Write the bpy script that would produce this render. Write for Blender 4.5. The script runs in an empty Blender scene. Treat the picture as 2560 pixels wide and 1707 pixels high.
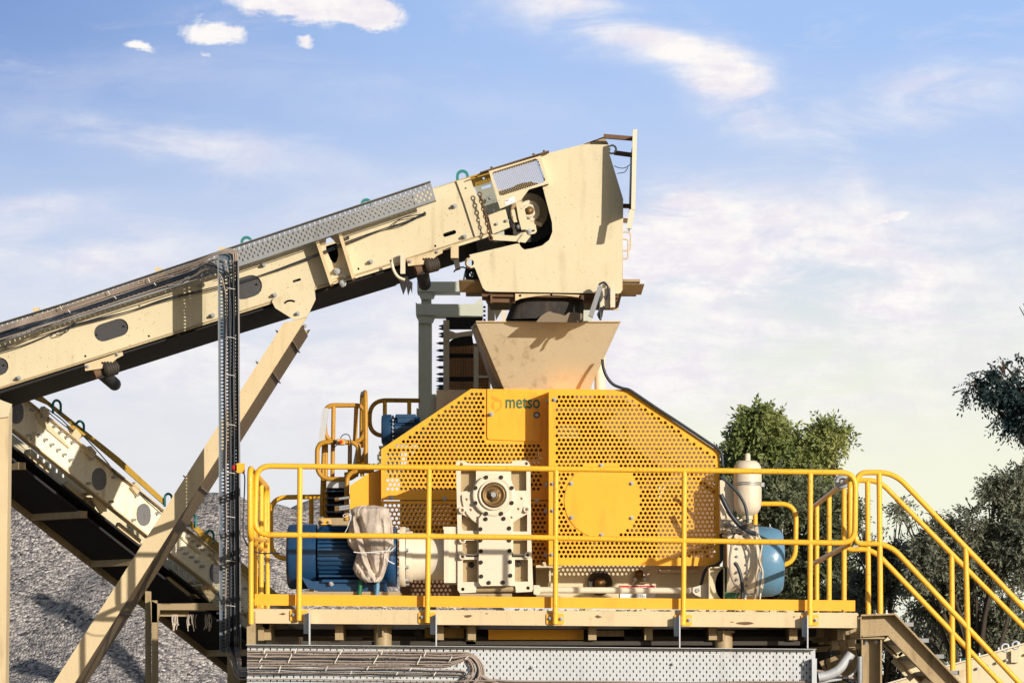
import bpy, math, random
import numpy as np
from mathutils import Vector, Matrix, noise
from mathutils.geometry import delaunay_2d_cdt
random.seed(7)
SC = bpy.context.scene
COL = SC.collection
# ------------------------------------------------------------------ camera
FPX, CX, HY, DC = 10200.0, 1280.0, 1820.0, 30.0      # focal length and horizon of the photograph in its own pixels
CAMZ = 1.6
cd = bpy.data.cameras.new("camera")
cam = bpy.data.objects.new("camera", cd); COL.objects.link(cam)
cam.location = (0, -DC, CAMZ); cam.rotation_euler = (math.pi/2, 0, 0)
cd.sensor_width = 36; cd.lens = FPX/2560*36; cd.shift_y = (HY-853.5)/2560
cd.clip_start = 0.5; cd.clip_end = 6000
SC.camera = cam
# ------------------------------------------------------------------ light
SUN_AZ, SUN_EL = math.radians(37), math.radians(13.5)
ldir = Vector((-math.sin(SUN_AZ)*math.cos(SUN_EL), math.cos(SUN_AZ)*math.cos(SUN_EL), -math.sin(SUN_EL)))
sd = bpy.data.lights.new("sun", 'SUN'); sd.energy = 4.6; sd.angle = math.radians(0.5); sd.color = (1.0, 0.92, 0.79)
sun = bpy.data.objects.new("sun", sd); COL.objects.link(sun); sun.location = (20, -30, 20)
sun.rotation_euler = ldir.to_track_quat('-Z', 'Y').to_euler()
SC.view_settings.view_transform = 'Standard'
try: SC.view_settings.look = 'None'
except Exception: pass
SC.view_settings.exposure = 0.15; SC.view_settings.gamma = 1
SC.cycles.max_bounces = 6; SC.cycles.transparent_max_bounces = 6

w = bpy.data.worlds.new("World"); SC.world = w; w.use_nodes = True
nt = w.node_tree; nt.nodes.clear()
class NB:
    """small helper for node graphs"""
    def __init__(s, t): s.t = t
    def n(s, kind, **kw):
        x = s.t.nodes.new(kind)
        for k, v in kw.items(): setattr(x, k, v)
        return x
    def put(s, sock, v):
        if isinstance(v, bpy.types.NodeSocket): s.t.links.new(v, sock)
        elif v is not None: sock.default_value = v
    def m(s, op, a, b=None, c=None, clamp=False):
        x = s.n('ShaderNodeMath', operation=op, use_clamp=clamp)
        s.put(x.inputs[0], a); s.put(x.inputs[1], b)
        if c is not None: s.put(x.inputs[2], c)
        return x.outputs[0]
    def mix(s, f, a, b):
        x = s.n('ShaderNodeMix', data_type='RGBA'); s.put(x.inputs[0], f); s.put(x.inputs[6], a); s.put(x.inputs[7], b)
        return x.outputs[2]
    def noise(s, vec, scale, detail=4, rough=.55, dist=0):
        x = s.n('ShaderNodeTexNoise'); s.put(x.inputs['Vector'], vec)
        x.inputs['Scale'].default_value = scale; x.inputs['Detail'].default_value = detail
        x.inputs['Roughness'].default_value = rough; x.inputs['Distortion'].default_value = dist
        return x.outputs['Fac']
    def ramp(s, f, stops):
        x = s.n('ShaderNodeValToRGB'); s.put(x.inputs[0], f); e = x.color_ramp.elements
        while len(e) < len(stops): e.new(.5)
        for k, (p, c) in enumerate(stops): e[k].position = p; e[k].color = (*c, 1) if len(c) == 3 else c
        return x.outputs[0]
    def sstep(s, v, a, b):
        x = s.n('ShaderNodeMapRange', interpolation_type='SMOOTHSTEP'); s.put(x.inputs[0], v)
        x.inputs[1].default_value = a; x.inputs[2].default_value = b
        return x.outputs[0]
q = NB(nt)
sky = q.n('ShaderNodeTexSky', sky_type='NISHITA'); sky.sun_disc = False
sky.sun_elevation = SUN_EL
sky.sun_rotation = math.atan2(-ldir.x, -ldir.y)
sky.altitude = 50; sky.air_density = 1.1; sky.dust_density = 1.2; sky.ozone_density = 1.5
tc = q.n('ShaderNodeTexCoord').outputs['Generated']
sep = q.n('ShaderNodeSeparateXYZ'); q.put(sep.inputs[0], tc)
dx, dy, dz = sep.outputs
ys = q.m('MAXIMUM', dy, .02)
U = q.m('DIVIDE', dx, ys); Vv = q.m('DIVIDE', dz, ys)
fwd = q.sstep(dy, .3, .8)
cmb = q.n('ShaderNodeCombineXYZ'); q.put(cmb.inputs[0], q.m('MULTIPLY', U, 1.0)); q.put(cmb.inputs[1], q.m('MULTIPLY', Vv, 3.2))
cuv = cmb.outputs[0]
n1 = q.noise(cuv, 22, 6, .62, .6)
n2 = q.noise(cuv, 60, 5, .65, .2)
cmb2 = q.n('ShaderNodeCombineXYZ'); q.put(cmb2.inputs[0], U); q.put(cmb2.inputs[1], Vv)
n3 = q.noise(cmb2.outputs[0], 75, 10, .68, .5)
wa = q.noise(cmb2.outputs[0], 30, 7, .62, 0); wb = q.noise(cuv, 41, 7, .62, 0)
Uw = q.m('ADD', U, q.m('MULTIPLY', q.m('SUBTRACT', wa, .5), .030)); Vw = q.m('ADD', Vv, q.m('MULTIPLY', q.m('SUBTRACT', wb, .5), .013))
def blob(cx, cy, a, b, ang, soft=1.0):
    """elliptic cloud patch centred on a direction; sizes in the same angular unit as cx, cy"""
    u0, v0 = (cx-CX)/FPX, (HY-cy)/FPX; t = math.radians(ang); c, s_ = math.cos(t), math.sin(t)
    du = q.m('SUBTRACT', Uw, u0); dv = q.m('SUBTRACT', Vw, v0)
    p = q.m('ADD', q.m('MULTIPLY', du, c*FPX/a), q.m('MULTIPLY', dv, s_*FPX/a))
    r = q.m('ADD', q.m('MULTIPLY', du, -s_*FPX/b), q.m('MULTIPLY', dv, c*FPX/b))
    d2 = q.m('ADD', q.m('MULTIPLY', p, p), q.m('MULTIPLY', r, r))
    return q.m('POWER', 2.718, q.m('MULTIPLY', d2, -1.0))
def sumb(bl):
    acc = None
    for (cx, cy, a, b, ang, amp) in bl:
        v = q.m('MULTIPLY', blob(cx, cy, a, b, ang), amp)
        acc = v if acc is None else q.m('ADD', acc, v)
    return acc
wisps = sumb([(1560, 70, 330, 55, -24, .9), (1830, 210, 190, 75, -38, 1.0), (1330, 20, 200, 60, -20, .5), (2120, 470, 45, 190, 15, .45),
              (2400, 215, 240, 60, 8, .7), (2300, 300, 260, 40, 5, .5), (1780, 600, 330, 110, 6, 1.5), (2050, 700, 520, 90, -4, 1.3), (1700, 520, 120, 50, 10, .9), (2450, 560, 260, 120, 0, .6),
              (450, 360, 330, 45, -8, .8), (90, 520, 190, 40, 5, .7), (220, 640, 260, 60, 6, .8), (30, 610, 90, 35, 0, .8), (900, 520, 300, 90, 10, .35),
              (1900, 900, 800, 160, 0, .9), (1000, 950, 800, 180, 0, .7), (1300, 640, 500, 120, 4, .5), (400, 820, 500, 120, 8, .5), (300, 200, 500, 60, 8, .18), (1000, 240, 500, 60, -5, .2)])
puffs = sumb([(820, 25, 150, 42, -6, 1.25), (690, 5, 160, 30, -5, 1.0), (540, 88, 95, 30, -12, 1.15), (345, 124, 52, 17, -8, 1.1), (748, 108, 28, 17, 0, 1.0), (2210, 545, 60, 20, 8, .9),
              (2130, 562, 60, 18, 12, .6), (500, 140, 24, 10, 0, .7), (950, 40, 70, 30, 0, .9)])
wm = q.m('MULTIPLY', wisps, q.sstep(n1, .26, .62))
pm = q.sstep(q.m('ADD', puffs, q.m('MULTIPLY', q.m('SUBTRACT', n3, .5), 1.5)), .30, .95)
pm = q.m('MULTIPLY', pm, q.sstep(puffs, .08, .3))
gen = q.m('MULTIPLY', q.sstep(n1, .5, .8), .28)
cl = q.m('MULTIPLY', q.m('MAXIMUM', q.m('MULTIPLY', wm, .95, clamp=True), q.m('MAXIMUM', pm, gen)), fwd, clamp=True)
# pale air towards the horizon, wherever one looks
hz = q.sstep(q.m('ADD', dz, q.m('MULTIPLY', q.m('SUBTRACT', n1, .5), .03)), .175, .0)
warm = q.m('MULTIPLY', sumb([(2350, 1150, 900, 480, 0, 1.5)]), fwd, clamp=True)
hcol = q.mix(q.m('MULTIPLY', warm, .9), (.79, .80, .82, 1), (.93, .94, .72, 1))
midc = q.mix(q.sstep(dz, .055, .185), hcol, (.35, .54, .90, 1))
leftdark = q.m('MULTIPLY', sumb([(-100, -50, 900, 420, 0, 1.0)]), fwd, clamp=True)
midc = q.mix(q.m('MULTIPLY', leftdark, .8), midc, (.15, .27, .58, 1))
midc = q.mix(q.m('MULTIPLY', q.noise(cuv, 14, 3, .5), .10), midc, (.62, .60, .80, 1))
ccol = q.mix(q.sstep(q.m('ADD', q.m('MULTIPLY', n2, .5), q.m('MULTIPLY', n3, .5)), .40, .60), (.84, .80, .87, 1), (.97, .94, .92, 1))
allc = q.mix(cl, midc, ccol)
hf = q.m('MULTIPLY', q.sstep(dz, .5, .16), fwd)
hf = q.m('MAXIMUM', hf, q.m('MULTIPLY', q.sstep(dz, .22, .02), .28))
b1 = q.n('ShaderNodeBackground'); q.put(b1.inputs[0], sky.outputs[0]); b1.inputs[1].default_value = .09
b2 = q.n('ShaderNodeBackground'); q.put(b2.inputs[0], allc); b2.inputs[1].default_value = .92
mx = q.n('ShaderNodeMixShader'); q.put(mx.inputs[0], hf); q.put(mx.inputs[1], b1.outputs[0]); q.put(mx.inputs[2], b2.outputs[0])
wo = q.n('ShaderNodeOutputWorld'); q.put(wo.inputs[0], mx.outputs[0])

# ------------------------------------------------------------------ coordinates
def W(px, py, y):
    """a point of the place seen at photo pixel (px, py), y metres behind the front railing"""
    k = (DC+y)/FPX
    return Vector(((px-CX)*k, y, CAMZ+(HY-py)*k))
CAM = Vector((0, -DC, CAMZ))
def UP(px, py, plane):
    p, n = plane; d = Vector(((px-CX)/FPX, 1, (HY-py)/FPX)); t = (p-CAM).dot(n)/d.dot(n)
    return CAM+d*t
def PX(v):
    k = FPX/(v.y+DC); return (CX+v.x*k, HY-(v.z-CAMZ)*k)
def ypl(y): return (Vector((0, y, 0)), Vector((0, -1, 0)))
def lerp(a, b, t): return a+(b-a)*t

# ------------------------------------------------------------------ materials
def paint(name, col, rough=.45, dirt=(.16, .10, .05), dirt_amt=.35, rust=.25, rust_col=(.13, .035, .012), metal=0, bump=.15, scale=1.0, streak=.3, spec=.4):
    m = bpy.data.materials.new(name); m.use_nodes = True; t = m.node_tree; b = t.nodes['Principled BSDF']; g = NB(t)
    geo = g.n('ShaderNodeNewGeometry').outputs['Position']
    mp = g.n('ShaderNodeMapping'); g.put(mp.inputs[0], geo); mp.inputs['Scale'].default_value = (6, 6, .8)
    a = g.noise(geo, 1.3*scale, 6, .6, .3); s = g.noise(mp.outputs[0], 2.2*scale, 5, .6, .2)
    f = g.noise(geo, 38*scale, 4, .7); r1 = g.noise(geo, 9*scale, 8, .72, .4); tiny = g.noise(geo, 75*scale, 2, .5)
    c = g.mix(g.m('MULTIPLY', g.sstep(a, .42, .72), dirt_amt*.55), (*col, 1), tuple(lerp(x, y, .5) for x, y in zip(col, dirt))+(1,))
    c = g.mix(g.m('MULTIPLY', g.m('MULTIPLY', g.sstep(s, .50, .68), g.sstep(a, .36, .62)), streak*.9), c, (*dirt, 1))
    c = g.mix(g.m('MULTIPLY', g.sstep(f, .55, .8), dirt_amt*.35), c, (*dirt, 1))
    c = g.mix(g.m('MULTIPLY', g.sstep(g.noise(geo, 1.1*scale, 4), .35, .7), .30), c, tuple(min(1, x*1.15+.03) for x in col)+(1,))
    if rust > 0:
        k = g.m('MULTIPLY', g.sstep(r1, .715-.06*rust, .75-.04*rust), g.sstep(a, .40, .5)); c = g.mix(g.m('MULTIPLY', k, .9), c, (*rust_col, 1))
        c = g.mix(g.m('MULTIPLY', g.sstep(tiny, .715-.055*rust, .73-.055*rust), .8*min(1, rust*2)), c, (*rust_col, 1))
    g.put(b.inputs['Base Color'], c)
    g.put(b.inputs['Roughness'], g.m('ADD', g.m('MULTIPLY', f, .3), rough-.12))
    b.inputs['Metallic'].default_value = metal
    b.inputs['Specular IOR Level'].default_value = spec
    bp = g.n('ShaderNodeBump'); bp.inputs['Strength'].default_value = bump; bp.inputs['Distance'].default_value = .03
    g.put(bp.inputs['Height'], g.m('ADD', g.m('MULTIPLY', a, .8), g.m('MULTIPLY', f, .25))); g.put(b.inputs['Normal'], bp.outputs[0])
    return m
M = {}
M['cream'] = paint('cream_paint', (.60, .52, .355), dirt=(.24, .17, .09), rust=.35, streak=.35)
M['cream2'] = paint('tan_paint', (.60, .475, .29), dirt=(.26, .17, .08), rust=.3, streak=.4)
M['hopper'] = paint('hopper_paint', (.76, .64, .44), dirt=(.34, .24, .13), rust=.3, streak=.6)
M['riser'] = paint('shaded_tray_steel', (.085, .12, .165), dirt=(.05, .05, .06), rust=.05, metal=.2)  # galvanised steel darkened and blued, the shade inside the tray put into its colour
M['rail2'] = paint('shaded_railing_paint', (.46, .235, .02), dirt=(.18, .09, .02), rust=.7)  # railing yellow darkened, shade on the back-left rails put into the colour
M['creaml'] = paint('sunlit_cream_paint', (.86, .78, .60), dirt=(.35, .25, .13), rust=.6, streak=.5)  # cream lightened against cast shadows, sunlit brightness put into the panel colour
M['creamw'] = paint('pale_cream_paint', (.66, .57, .44), dirt=(.3, .23, .15), rust=.25, streak=.3)
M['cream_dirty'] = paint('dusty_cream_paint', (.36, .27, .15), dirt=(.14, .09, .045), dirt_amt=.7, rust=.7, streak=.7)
M['dirtyshadeweb'] = paint('dirty_shaded_web', (.15, .105, .055), dirt=(.05, .035, .02), dirt_amt=.9, rust=.6, streak=.7)  # dirt plus the shade of the leg's recess, both painted into this brown
M['inner'] = paint('shaded_inner_brown', (.20, .115, .065), dirt=(.05, .03, .02), dirt_amt=.9, rust=.5)  # grime and the interior shade behind the guards painted into this brown
M['coverd'] = paint('charcoal_cover', (.045, .044, .05), dirt=(.14, .12, .10), dirt_amt=.6, rust=0)
M['yellow'] = paint('yellow_paint', (.85, .39, .020), dirt=(.42, .15, .02), rust=.12, streak=.28, rough=.5)
M['rail'] = paint('railing_yellow_paint', (.84, .44, .03), dirt=(.35, .14, .03), rust=.75, streak=.2, rough=.35)
M['oldyellow'] = paint('worn_yellow_paint', (.40, .24, .03), dirt=(.16, .10, .03), dirt_amt=.8, rust=.8, streak=.6)
M['galv'] = paint('galvanised_steel', (.50, .52, .55), dirt=(.26, .25, .26), dirt_amt=.5, rust=.05, metal=.25, rough=.5, streak=.4)
M['galvd'] = paint('dull_galvanised_steel', (.27, .28, .30), dirt=(.13, .11, .10), dirt_amt=.7, rust=.1, metal=.3, rough=.5, streak=.4)
M['grey'] = paint('grey_green_paint', (.46, .48, .41), dirt=(.22, .21, .16), rust=.3, streak=.5)
M['steel'] = paint('zinc_bolt_steel', (.42, .43, .44), rust=.1, metal=.6, rough=.4)
M['dark'] = paint('dark_oily_steel', (.035, .028, .022), dirt=(.09, .06, .035), dirt_amt=.8, rust=.4, rust_col=(.09, .035, .015), rough=.6)
M['rusty'] = paint('rusty_steel', (.13, .07, .035), dirt=(.05, .025, .015), dirt_amt=.8, rust=.9, rough=.7)
M['rubber'] = paint('conveyor_rubber', (.014, .013, .014), dirt=(.05, .042, .036), dirt_amt=.5, rust=0, rough=.75, streak=.2)
M['rubberd'] = paint('dusty_rubber', (.030, .027, .027), dirt=(.14, .10, .065), dirt_amt=.7, rust=0, rough=.85, streak=.6)
M['blue'] = paint('blue_enamel', (.008, .05, .13), dirt=(.10, .11, .12), dirt_amt=.35, rust=.15, rough=.32, streak=.15, spec=.5)
M['lblue'] = paint('light_blue_enamel', (.11, .24, .37), dirt=(.3, .32, .32), dirt_amt=.3, rust=.1, rough=.22, streak=.15, spec=.6)
M['teal'] = paint('teal_enamel', (.01, .17, .16), dirt=(.1, .14, .12), rust=.1, rough=.4)
M['green'] = paint('green_enamel', (.008, .12, .055), rust=.1, rough=.45)
M['red'] = paint('red_plastic', (.50, .02, .02), rust=0, rough=.35)
M['white'] = paint('white_label', (.75, .74, .74), dirt=(.4, .36, .33), rust=0, rough=.5)
M['cable'] = paint('grey_cable_sheath', (.29, .23, .195), dirt=(.09, .075, .07), dirt_amt=.8, rust=0, rough=.5)
M['cableb'] = paint('black_cable_sheath', (.012, .018, .03), dirt=(.07, .07, .08), dirt_amt=.4, rust=0, rough=.42)
M['tie'] = paint('cable_tie_plastic', (.70, .66, .60), rust=0, rough=.5)
M['orange'] = paint('orange_logo_paint', (.72, .29, .015), rust=0, rough=.5)
M['textg'] = paint('dark_green_lettering', (.006, .12, .07), dirt=(.02, .06, .05), rust=0, rough=.5)
M['textw'] = paint('white_lettering', (.8, .8, .8), rust=0)
M['textk'] = paint('black_lettering', (.02, .02, .02), rust=0)
M['disc'] = paint('grey_cover_disc', (.17, .165, .17), dirt=(.07, .06, .055), dirt_amt=.8, rust=.2, rough=.6)
M['brass'] = paint('greasy_bronze', (.20, .12, .045), dirt=(.04, .025, .012), dirt_amt=1.0, rust=.7, metal=.5, rough=.45)

def sackcloth():
    m = bpy.data.materials.new('burlap'); m.use_nodes = True; t = m.node_tree; b = t.nodes['Principled BSDF']; g = NB(t)
    geo = g.n('ShaderNodeNewGeometry').outputs['Position']
    wv = g.n('ShaderNodeTexWave', wave_type='BANDS', bands_direction='DIAGONAL'); g.put(wv.inputs['Vector'], geo); wv.inputs['Scale'].default_value = 42; wv.inputs['Distortion'].default_value = 2.5
    a = g.noise(geo, 5, 5); c = g.mix(g.sstep(a, .35, .7), (.66, .56, .47, 1), (.34, .29, .25, 1))
    c = g.mix(g.m('MULTIPLY', wv.outputs['Fac'], .18), c, (.20, .16, .13, 1))
    g.put(b.inputs['Base Color'], c); b.inputs['Roughness'].default_value = .95; b.inputs['Specular IOR Level'].default_value = .1
    bp = g.n('ShaderNodeBump'); bp.inputs['Strength'].default_value = .3; bp.inputs['Distance'].default_value = .004; g.put(bp.inputs['Height'], wv.outputs['Fac']); g.put(b.inputs['Normal'], bp.outputs[0])
    return m
M['sack'] = sackcloth()
def gravelmat():
    m = bpy.data.materials.new('crushed_stone'); m.use_nodes = True; t = m.node_tree; b = t.nodes['Principled BSDF']; g = NB(t)
    geo = g.n('ShaderNodeNewGeometry').outputs['Position']
    vo = g.n('ShaderNodeTexVoronoi', feature='F1'); g.put(vo.inputs['Vector'], geo); vo.inputs['Scale'].default_value = 30
    v2 = g.n('ShaderNodeTexVoronoi', feature='F1'); g.put(v2.inputs['Vector'], geo); v2.inputs['Scale'].default_value = 75
    sp = g.n('ShaderNodeSeparateColor'); g.put(sp.inputs[0], vo.outputs['Color'])
    c = g.ramp(sp.outputs[0], [(0, (.06, .06, .08)), (.3, (.27, .25, .26)), (.65, (.50, .45, .42)), (1, (.78, .72, .68))])
    big = g.noise(geo, .9, 5, .6)
    c = g.mix(g.m('MULTIPLY', g.sstep(big, .4, .7), .35), c, (.17, .16, .165, 1))
    sp2 = g.n('ShaderNodeSeparateColor'); g.put(sp2.inputs[0], v2.outputs['Color'])
    c = g.mix(g.m('MULTIPLY', sp2.outputs[1], .4), c, (.10, .09, .09, 1))
    g.put(b.inputs['Base Color'], c); b.inputs['Roughness'].default_value = .95; b.inputs['Specular IOR Level'].default_value = .15
    bp = g.n('ShaderNodeBump'); bp.inputs['Strength'].default_value = 1.0; bp.inputs['Distance'].default_value = .022
    g.put(bp.inputs['Height'], g.m('ADD', g.m('MULTIPLY', vo.outputs['Distance'], -1.0), g.m('MULTIPLY', v2.outputs['Distance'], -.4))); g.put(b.inputs['Normal'], bp.outputs[0])
    return m
M['gravel'] = gravelmat()
M['ground'] = paint('dusty_earth', (.22, .17, .12), rust=0, rough=.95, spec=.1, scale=.4)
M['mesh'] = paint('rusty_screen_mesh', (.66, .38, .21), dirt=(.07, .035, .02), dirt_amt=1, rust=.8, rough=.7)
def leafmat(name, c1, c2, trans=.35):
    m = bpy.data.materials.new(name); m.use_nodes = True; t = m.node_tree; b = t.nodes['Principled BSDF']; g = NB(t)
    geo = g.n('ShaderNodeNewGeometry')
    a = g.noise(geo.outputs['Position'], 1.6, 4, .6); f = g.noise(geo.outputs['Position'], 17, 2)
    c = g.mix(g.sstep(g.m('ADD', g.m('MULTIPLY', a, .6), g.m('MULTIPLY', f, .4)), .36, .64), (*c1, 1), (*c2, 1))
    g.put(b.inputs['Base Color'], c); b.inputs['Roughness'].default_value = .5; b.inputs['Specular IOR Level'].default_value = .3
    tr = g.n('ShaderNodeBsdfTranslucent'); g.put(tr.inputs[0], c)
    mx = g.n('ShaderNodeMixShader'); mx.inputs[0].default_value = trans
    out = t.nodes['Material Output']; g.put(mx.inputs[1], b.outputs[0]); g.put(mx.inputs[2], tr.outputs[0]); g.put(out.inputs[0], mx.outputs[0])
    return m
M['leafA'] = leafmat('sunny_green_leaves', (.12, .17, .055), (.40, .42, .15))
M['leafB'] = leafmat('hazed_green_leaves', (.085, .105, .065), (.22, .24, .13))  # greyed green, distance haze mixed into the leaf colour
M['leafD'] = leafmat('hazy_grey_green_leaves', (.12, .135, .105), (.25, .26, .18))  # extra grey stands in for air haze over the right-hand trees
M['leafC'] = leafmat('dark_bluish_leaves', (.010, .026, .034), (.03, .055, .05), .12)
M['bark'] = paint('tree_bark', (.05, .04, .032), rust=0, rough=.9, spec=.1)

# ------------------------------------------------------------------ objects
ORG = {}
def tag(o, label=None, cat=None, group=None, kind=None):
    if label: o['label'] = label
    if cat: o['category'] = cat
    if group: o['group'] = group
    if kind: o['kind'] = kind
    return o
def thing(name, label, cat, at, group=None):
    o = bpy.data.objects.new(name, None); COL.objects.link(o); o.empty_display_size = .1
    o.location = at; ORG[o] = Vector(at)
    return tag(o, label, cat, group)
def pip(x, y, P):
    c = False; n = len(P); j = n-1
    for i in range(n):
        if (P[i][1] > y) != (P[j][1] > y) and x < (P[j][0]-P[i][0])*(y-P[i][1])/(P[j][1]-P[i][1])+P[i][0]: c = not c
        j = i
    return c
def circ(x, y, r, n=16, ry=None, rot=0):
    ry = ry or r; c, s = math.cos(rot), math.sin(rot); o = []
    for i in range(n):
        a = 2*math.pi*i/n; u, v = r*math.cos(a), ry*math.sin(a); o.append((x+u*c-v*s, y+u*s+v*c))
    return o
def slot(x, y, L, r, ang, n=5):
    """rounded slot, half length L (centre to cap centre), radius r, ang degrees on the picture"""
    t = math.radians(ang); o = []
    for side in (0, 1):
        for i in range(n+1):
            a = t-math.pi/2+side*math.pi+math.pi*i/n; d = L if side == 0 else -L
            o.append((x+d*math.cos(t)+r*math.cos(a), y+d*math.sin(t)+r*math.sin(a)))
    return o
def rrect(x0, y0, x1, y1, r, n=3):
    o = []
    for (cx, cy, a0) in ((x1-r, y0+r, -90), (x1-r, y1-r, 0), (x0+r, y1-r, 90), (x0+r, y0+r, 180)):
        for i in range(n+1):
            a = math.radians(a0+90*i/n); o.append((cx+r*math.cos(a), cy+r*math.sin(a)))
    return o
def holegrid(poly, px, py, stag, off=(0, 0), excl=(), ang=0, origin=None, marg=0):
    xs = [p[0] for p in poly]; ys_ = [p[1] for p in poly]; ox, oy = origin or (min(xs), min(ys_)); out = []
    t = math.radians(ang); c, s = math.cos(t), math.sin(t); R = max(max(xs)-min(xs), max(ys_)-min(ys_))*1.5
    for j in range(-int(R/py), int(R/py)+1):
        for i in range(-int(R/px)-1, int(R/px)+1):
            u = i*px+(px*stag if j % 2 else 0)+off[0]; v = j*py+off[1]; x = ox+u*c-v*s; y = oy+u*s+v*c
            if pip(x, y, poly) and not any(pip(x, y, e) for e in excl): out.append((x, y))
    return out
NOSPLIT = {'spilled_grit', 'lettering', 'emblem', 'small_print', 'web', 'guard_panel', 'mesh_window', 'screen_mesh', 'pull_cord', 'string', 'chain', 'trunk', 'fitting', 'warning_triangle', 'inner_frame', 'flywheel', 'leg_pipe'}
class MB:
    def __init__(s, *mats):
        s.V = []; s.F = []; s.I = []; s.S = []; s.mats = [M[m] for m in mats]; s.cur = 0
    def use(s, i): s.cur = i; return s
    def add(s, V, F, smooth=False):
        b = len(s.V); s.V += [tuple(v) for v in V]
        for f in F: s.F.append(tuple(b+i for i in f)); s.I.append(s.cur); s.S.append(smooth)
        return s
    def hexa(s, P):   # 8 points: front 4 (ccw seen from the front), back 4
        return s.add(P, [(0, 1, 2, 3), (7, 6, 5, 4), (0, 4, 5, 1), (1, 5, 6, 2), (2, 6, 7, 3), (3, 7, 4, 0)])
    def box(s, x0, y0, x1, y1, d0, d1):
        """box from its front face on the photo at depth d0, going back to d1"""
        return s.prism([(x0, y0), (x1, y0), (x1, y1), (x0, y1)], d0, d1)
    def prism(s, poly, d0, d1):
        return s.plate(poly, [], ypl(d0), d1-d0)
    def wbox(s, c, size, R=None):
        c = Vector(c); h = Vector(size)/2; P = []
        for (a, b_, d) in ((-1, -1, -1), (1, -1, -1), (1, -1, 1), (-1, -1, 1), (-1, 1, -1), (1, 1, -1), (1, 1, 1), (-1, 1, 1)):
            v = Vector((a*h.x, b_*h.y, d*h.z)); P.append(c+(R @ v if R else v))
        return s.hexa(P)
    def bar(s, a, b_, wdt, hgt, up=(0, 0, 1)):
        """rectangular bar between two points: wdt sideways, hgt along up"""
        a, b_ = Vector(a), Vector(b_); d = (b_-a).normalized(); sd_ = d.cross(Vector(up)).normalized(); u = sd_.cross(d)
        P = []
        for e in (a, b_):
            for (i, j) in ((-1, -1), (1, -1), (1, 1), (-1, 1)): P.append(e+sd_*i*wdt/2+u*j*hgt/2)
        return s.hexa(P)
    def plate(s, outline, holes, plane, t, clipholes=True):
        """flat sheet traced on a plane of the scene with real holes, thickness t"""
        loops = [outline]+[h for h in holes]
        v2 = []; E_ = []; own = []
        for k, l in enumerate(loops):
            b = len(v2); n = len(l); v2 += [Vector(p) for p in l]; own += [k]*n
            E_ += [(b+i, b+(i+1) % n) for i in range(n)]
        r = delaunay_2d_cdt(v2, E_, [], 1, 1e-4, True)
        co, tris, ov = r[0], r[2], r[3]
        ok = [set(own[i] for i in o) for o in ov]
        keep = []
        for f in tris:
            c = [co[i] for i in f]; m = (sum(p.x for p in c)/len(c), sum(p.y for p in c)/len(c))
            hs = set.intersection(*[ok[i] for i in f]) if all(ok[i] for i in f) else set()
            hs.discard(0); cand = hs if hs else (range(1, len(loops)) if not all(ok[i] for i in f) else ())
            if any(pip(m[0], m[1], loops[h]) for h in cand): continue
            if not pip(m[0], m[1], outline): continue
            a = sum(c[k].x*c[(k+1) % len(c)].y-c[k+1-len(c)].x*c[k].y for k in range(len(c)))
            keep.append(tuple(f) if a < 0 else tuple(reversed(f)))
        used = sorted(set(i for f in keep for i in f)); mp = {o: k for k, o in enumerate(used)}
        n = plane[1].normalized(); fr = [UP(co[i].x, co[i].y, plane) for i in used]; N = len(fr)
        V = fr+[p-n*t for p in fr]; F = []; cnt = {}
        for f in keep:
            g = tuple(mp[i] for i in f); F.append(g); F.append(tuple(N+i for i in reversed(g)))
            for k in range(len(g)):
                e = (g[k], g[(k+1) % len(g)]); cnt[e] = 1
        for (a, b_) in list(cnt):
            if (b_, a) not in cnt: F.append((b_, a, N+a, N+b_))
        return s.add(V, F)
    def cyl(s, a, b_, r0, r1=None, n=14, caps=True, smooth=True):
        a, b_ = Vector(a), Vector(b_); r1 = r0 if r1 is None else r1; d = (b_-a).normalized()
        u = d.orthogonal().normalized(); v = d.cross(u); V = []
        for (c, r) in ((a, r0), (b_, r1)):
            for i in range(n):
                t = 2*math.pi*(i+.5)/n; V.append(c+(u*math.cos(t)+v*math.sin(t))*r)
        s.add(V, [(i, (i+1) % n, n+(i+1) % n, n+i) for i in range(n)], smooth)
        if caps:
            s.add(V[:n], [tuple(reversed(range(n)))]); s.add(V[n:], [tuple(range(n))])
        return s
    def lathe(s, a, axis, prof, n=28, smooth=True):
        """profile [(distance along axis, radius)]"""
        a = Vector(a); d = Vector(axis).normalized(); u = d.orthogonal().normalized(); v = d.cross(u); V = []; F = []
        for (h, r) in prof:
            for i in range(n):
                t = 2*math.pi*i/n; V.append(a+d*h+(u*math.cos(t)+v*math.sin(t))*max(r, 1e-4))
        for k in range(len(prof)-1):
            for i in range(n): F.append((k*n+i, k*n+(i+1) % n, (k+1)*n+(i+1) % n, (k+1)*n+i))
        return s.add(V, F, smooth)
    def tube(s, pts, r, n=10, closed=False, rads=None):
        pts = [Vector(p) for p in pts]; N = len(pts); V = []; F = []; prev = None
        for k in range(N):
            if closed: t = (pts[(k+1) % N]-pts[k-1])
            else: t = pts[min(k+1, N-1)]-pts[max(k-1, 0)]
            if t.length < 1e-9: t = Vector((0, 0, 1))
            t.normalize()
            u = t.orthogonal().normalized() if prev is None else (prev-t*prev.dot(t)).normalized()
            prev = u; v = t.cross(u); rr = rads[k] if rads else r
            for i in range(n):
                a = 2*math.pi*i/n; V.append(pts[k]+(u*math.cos(a)+v*math.sin(a))*rr)
        for k in range(N if closed else N-1):
            k2 = (k+1) % N
            for i in range(n): F.append((k*n+i, k*n+(i+1) % n, k2*n+(i+1) % n, k2*n+i))
        s.add(V, F, True)
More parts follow.
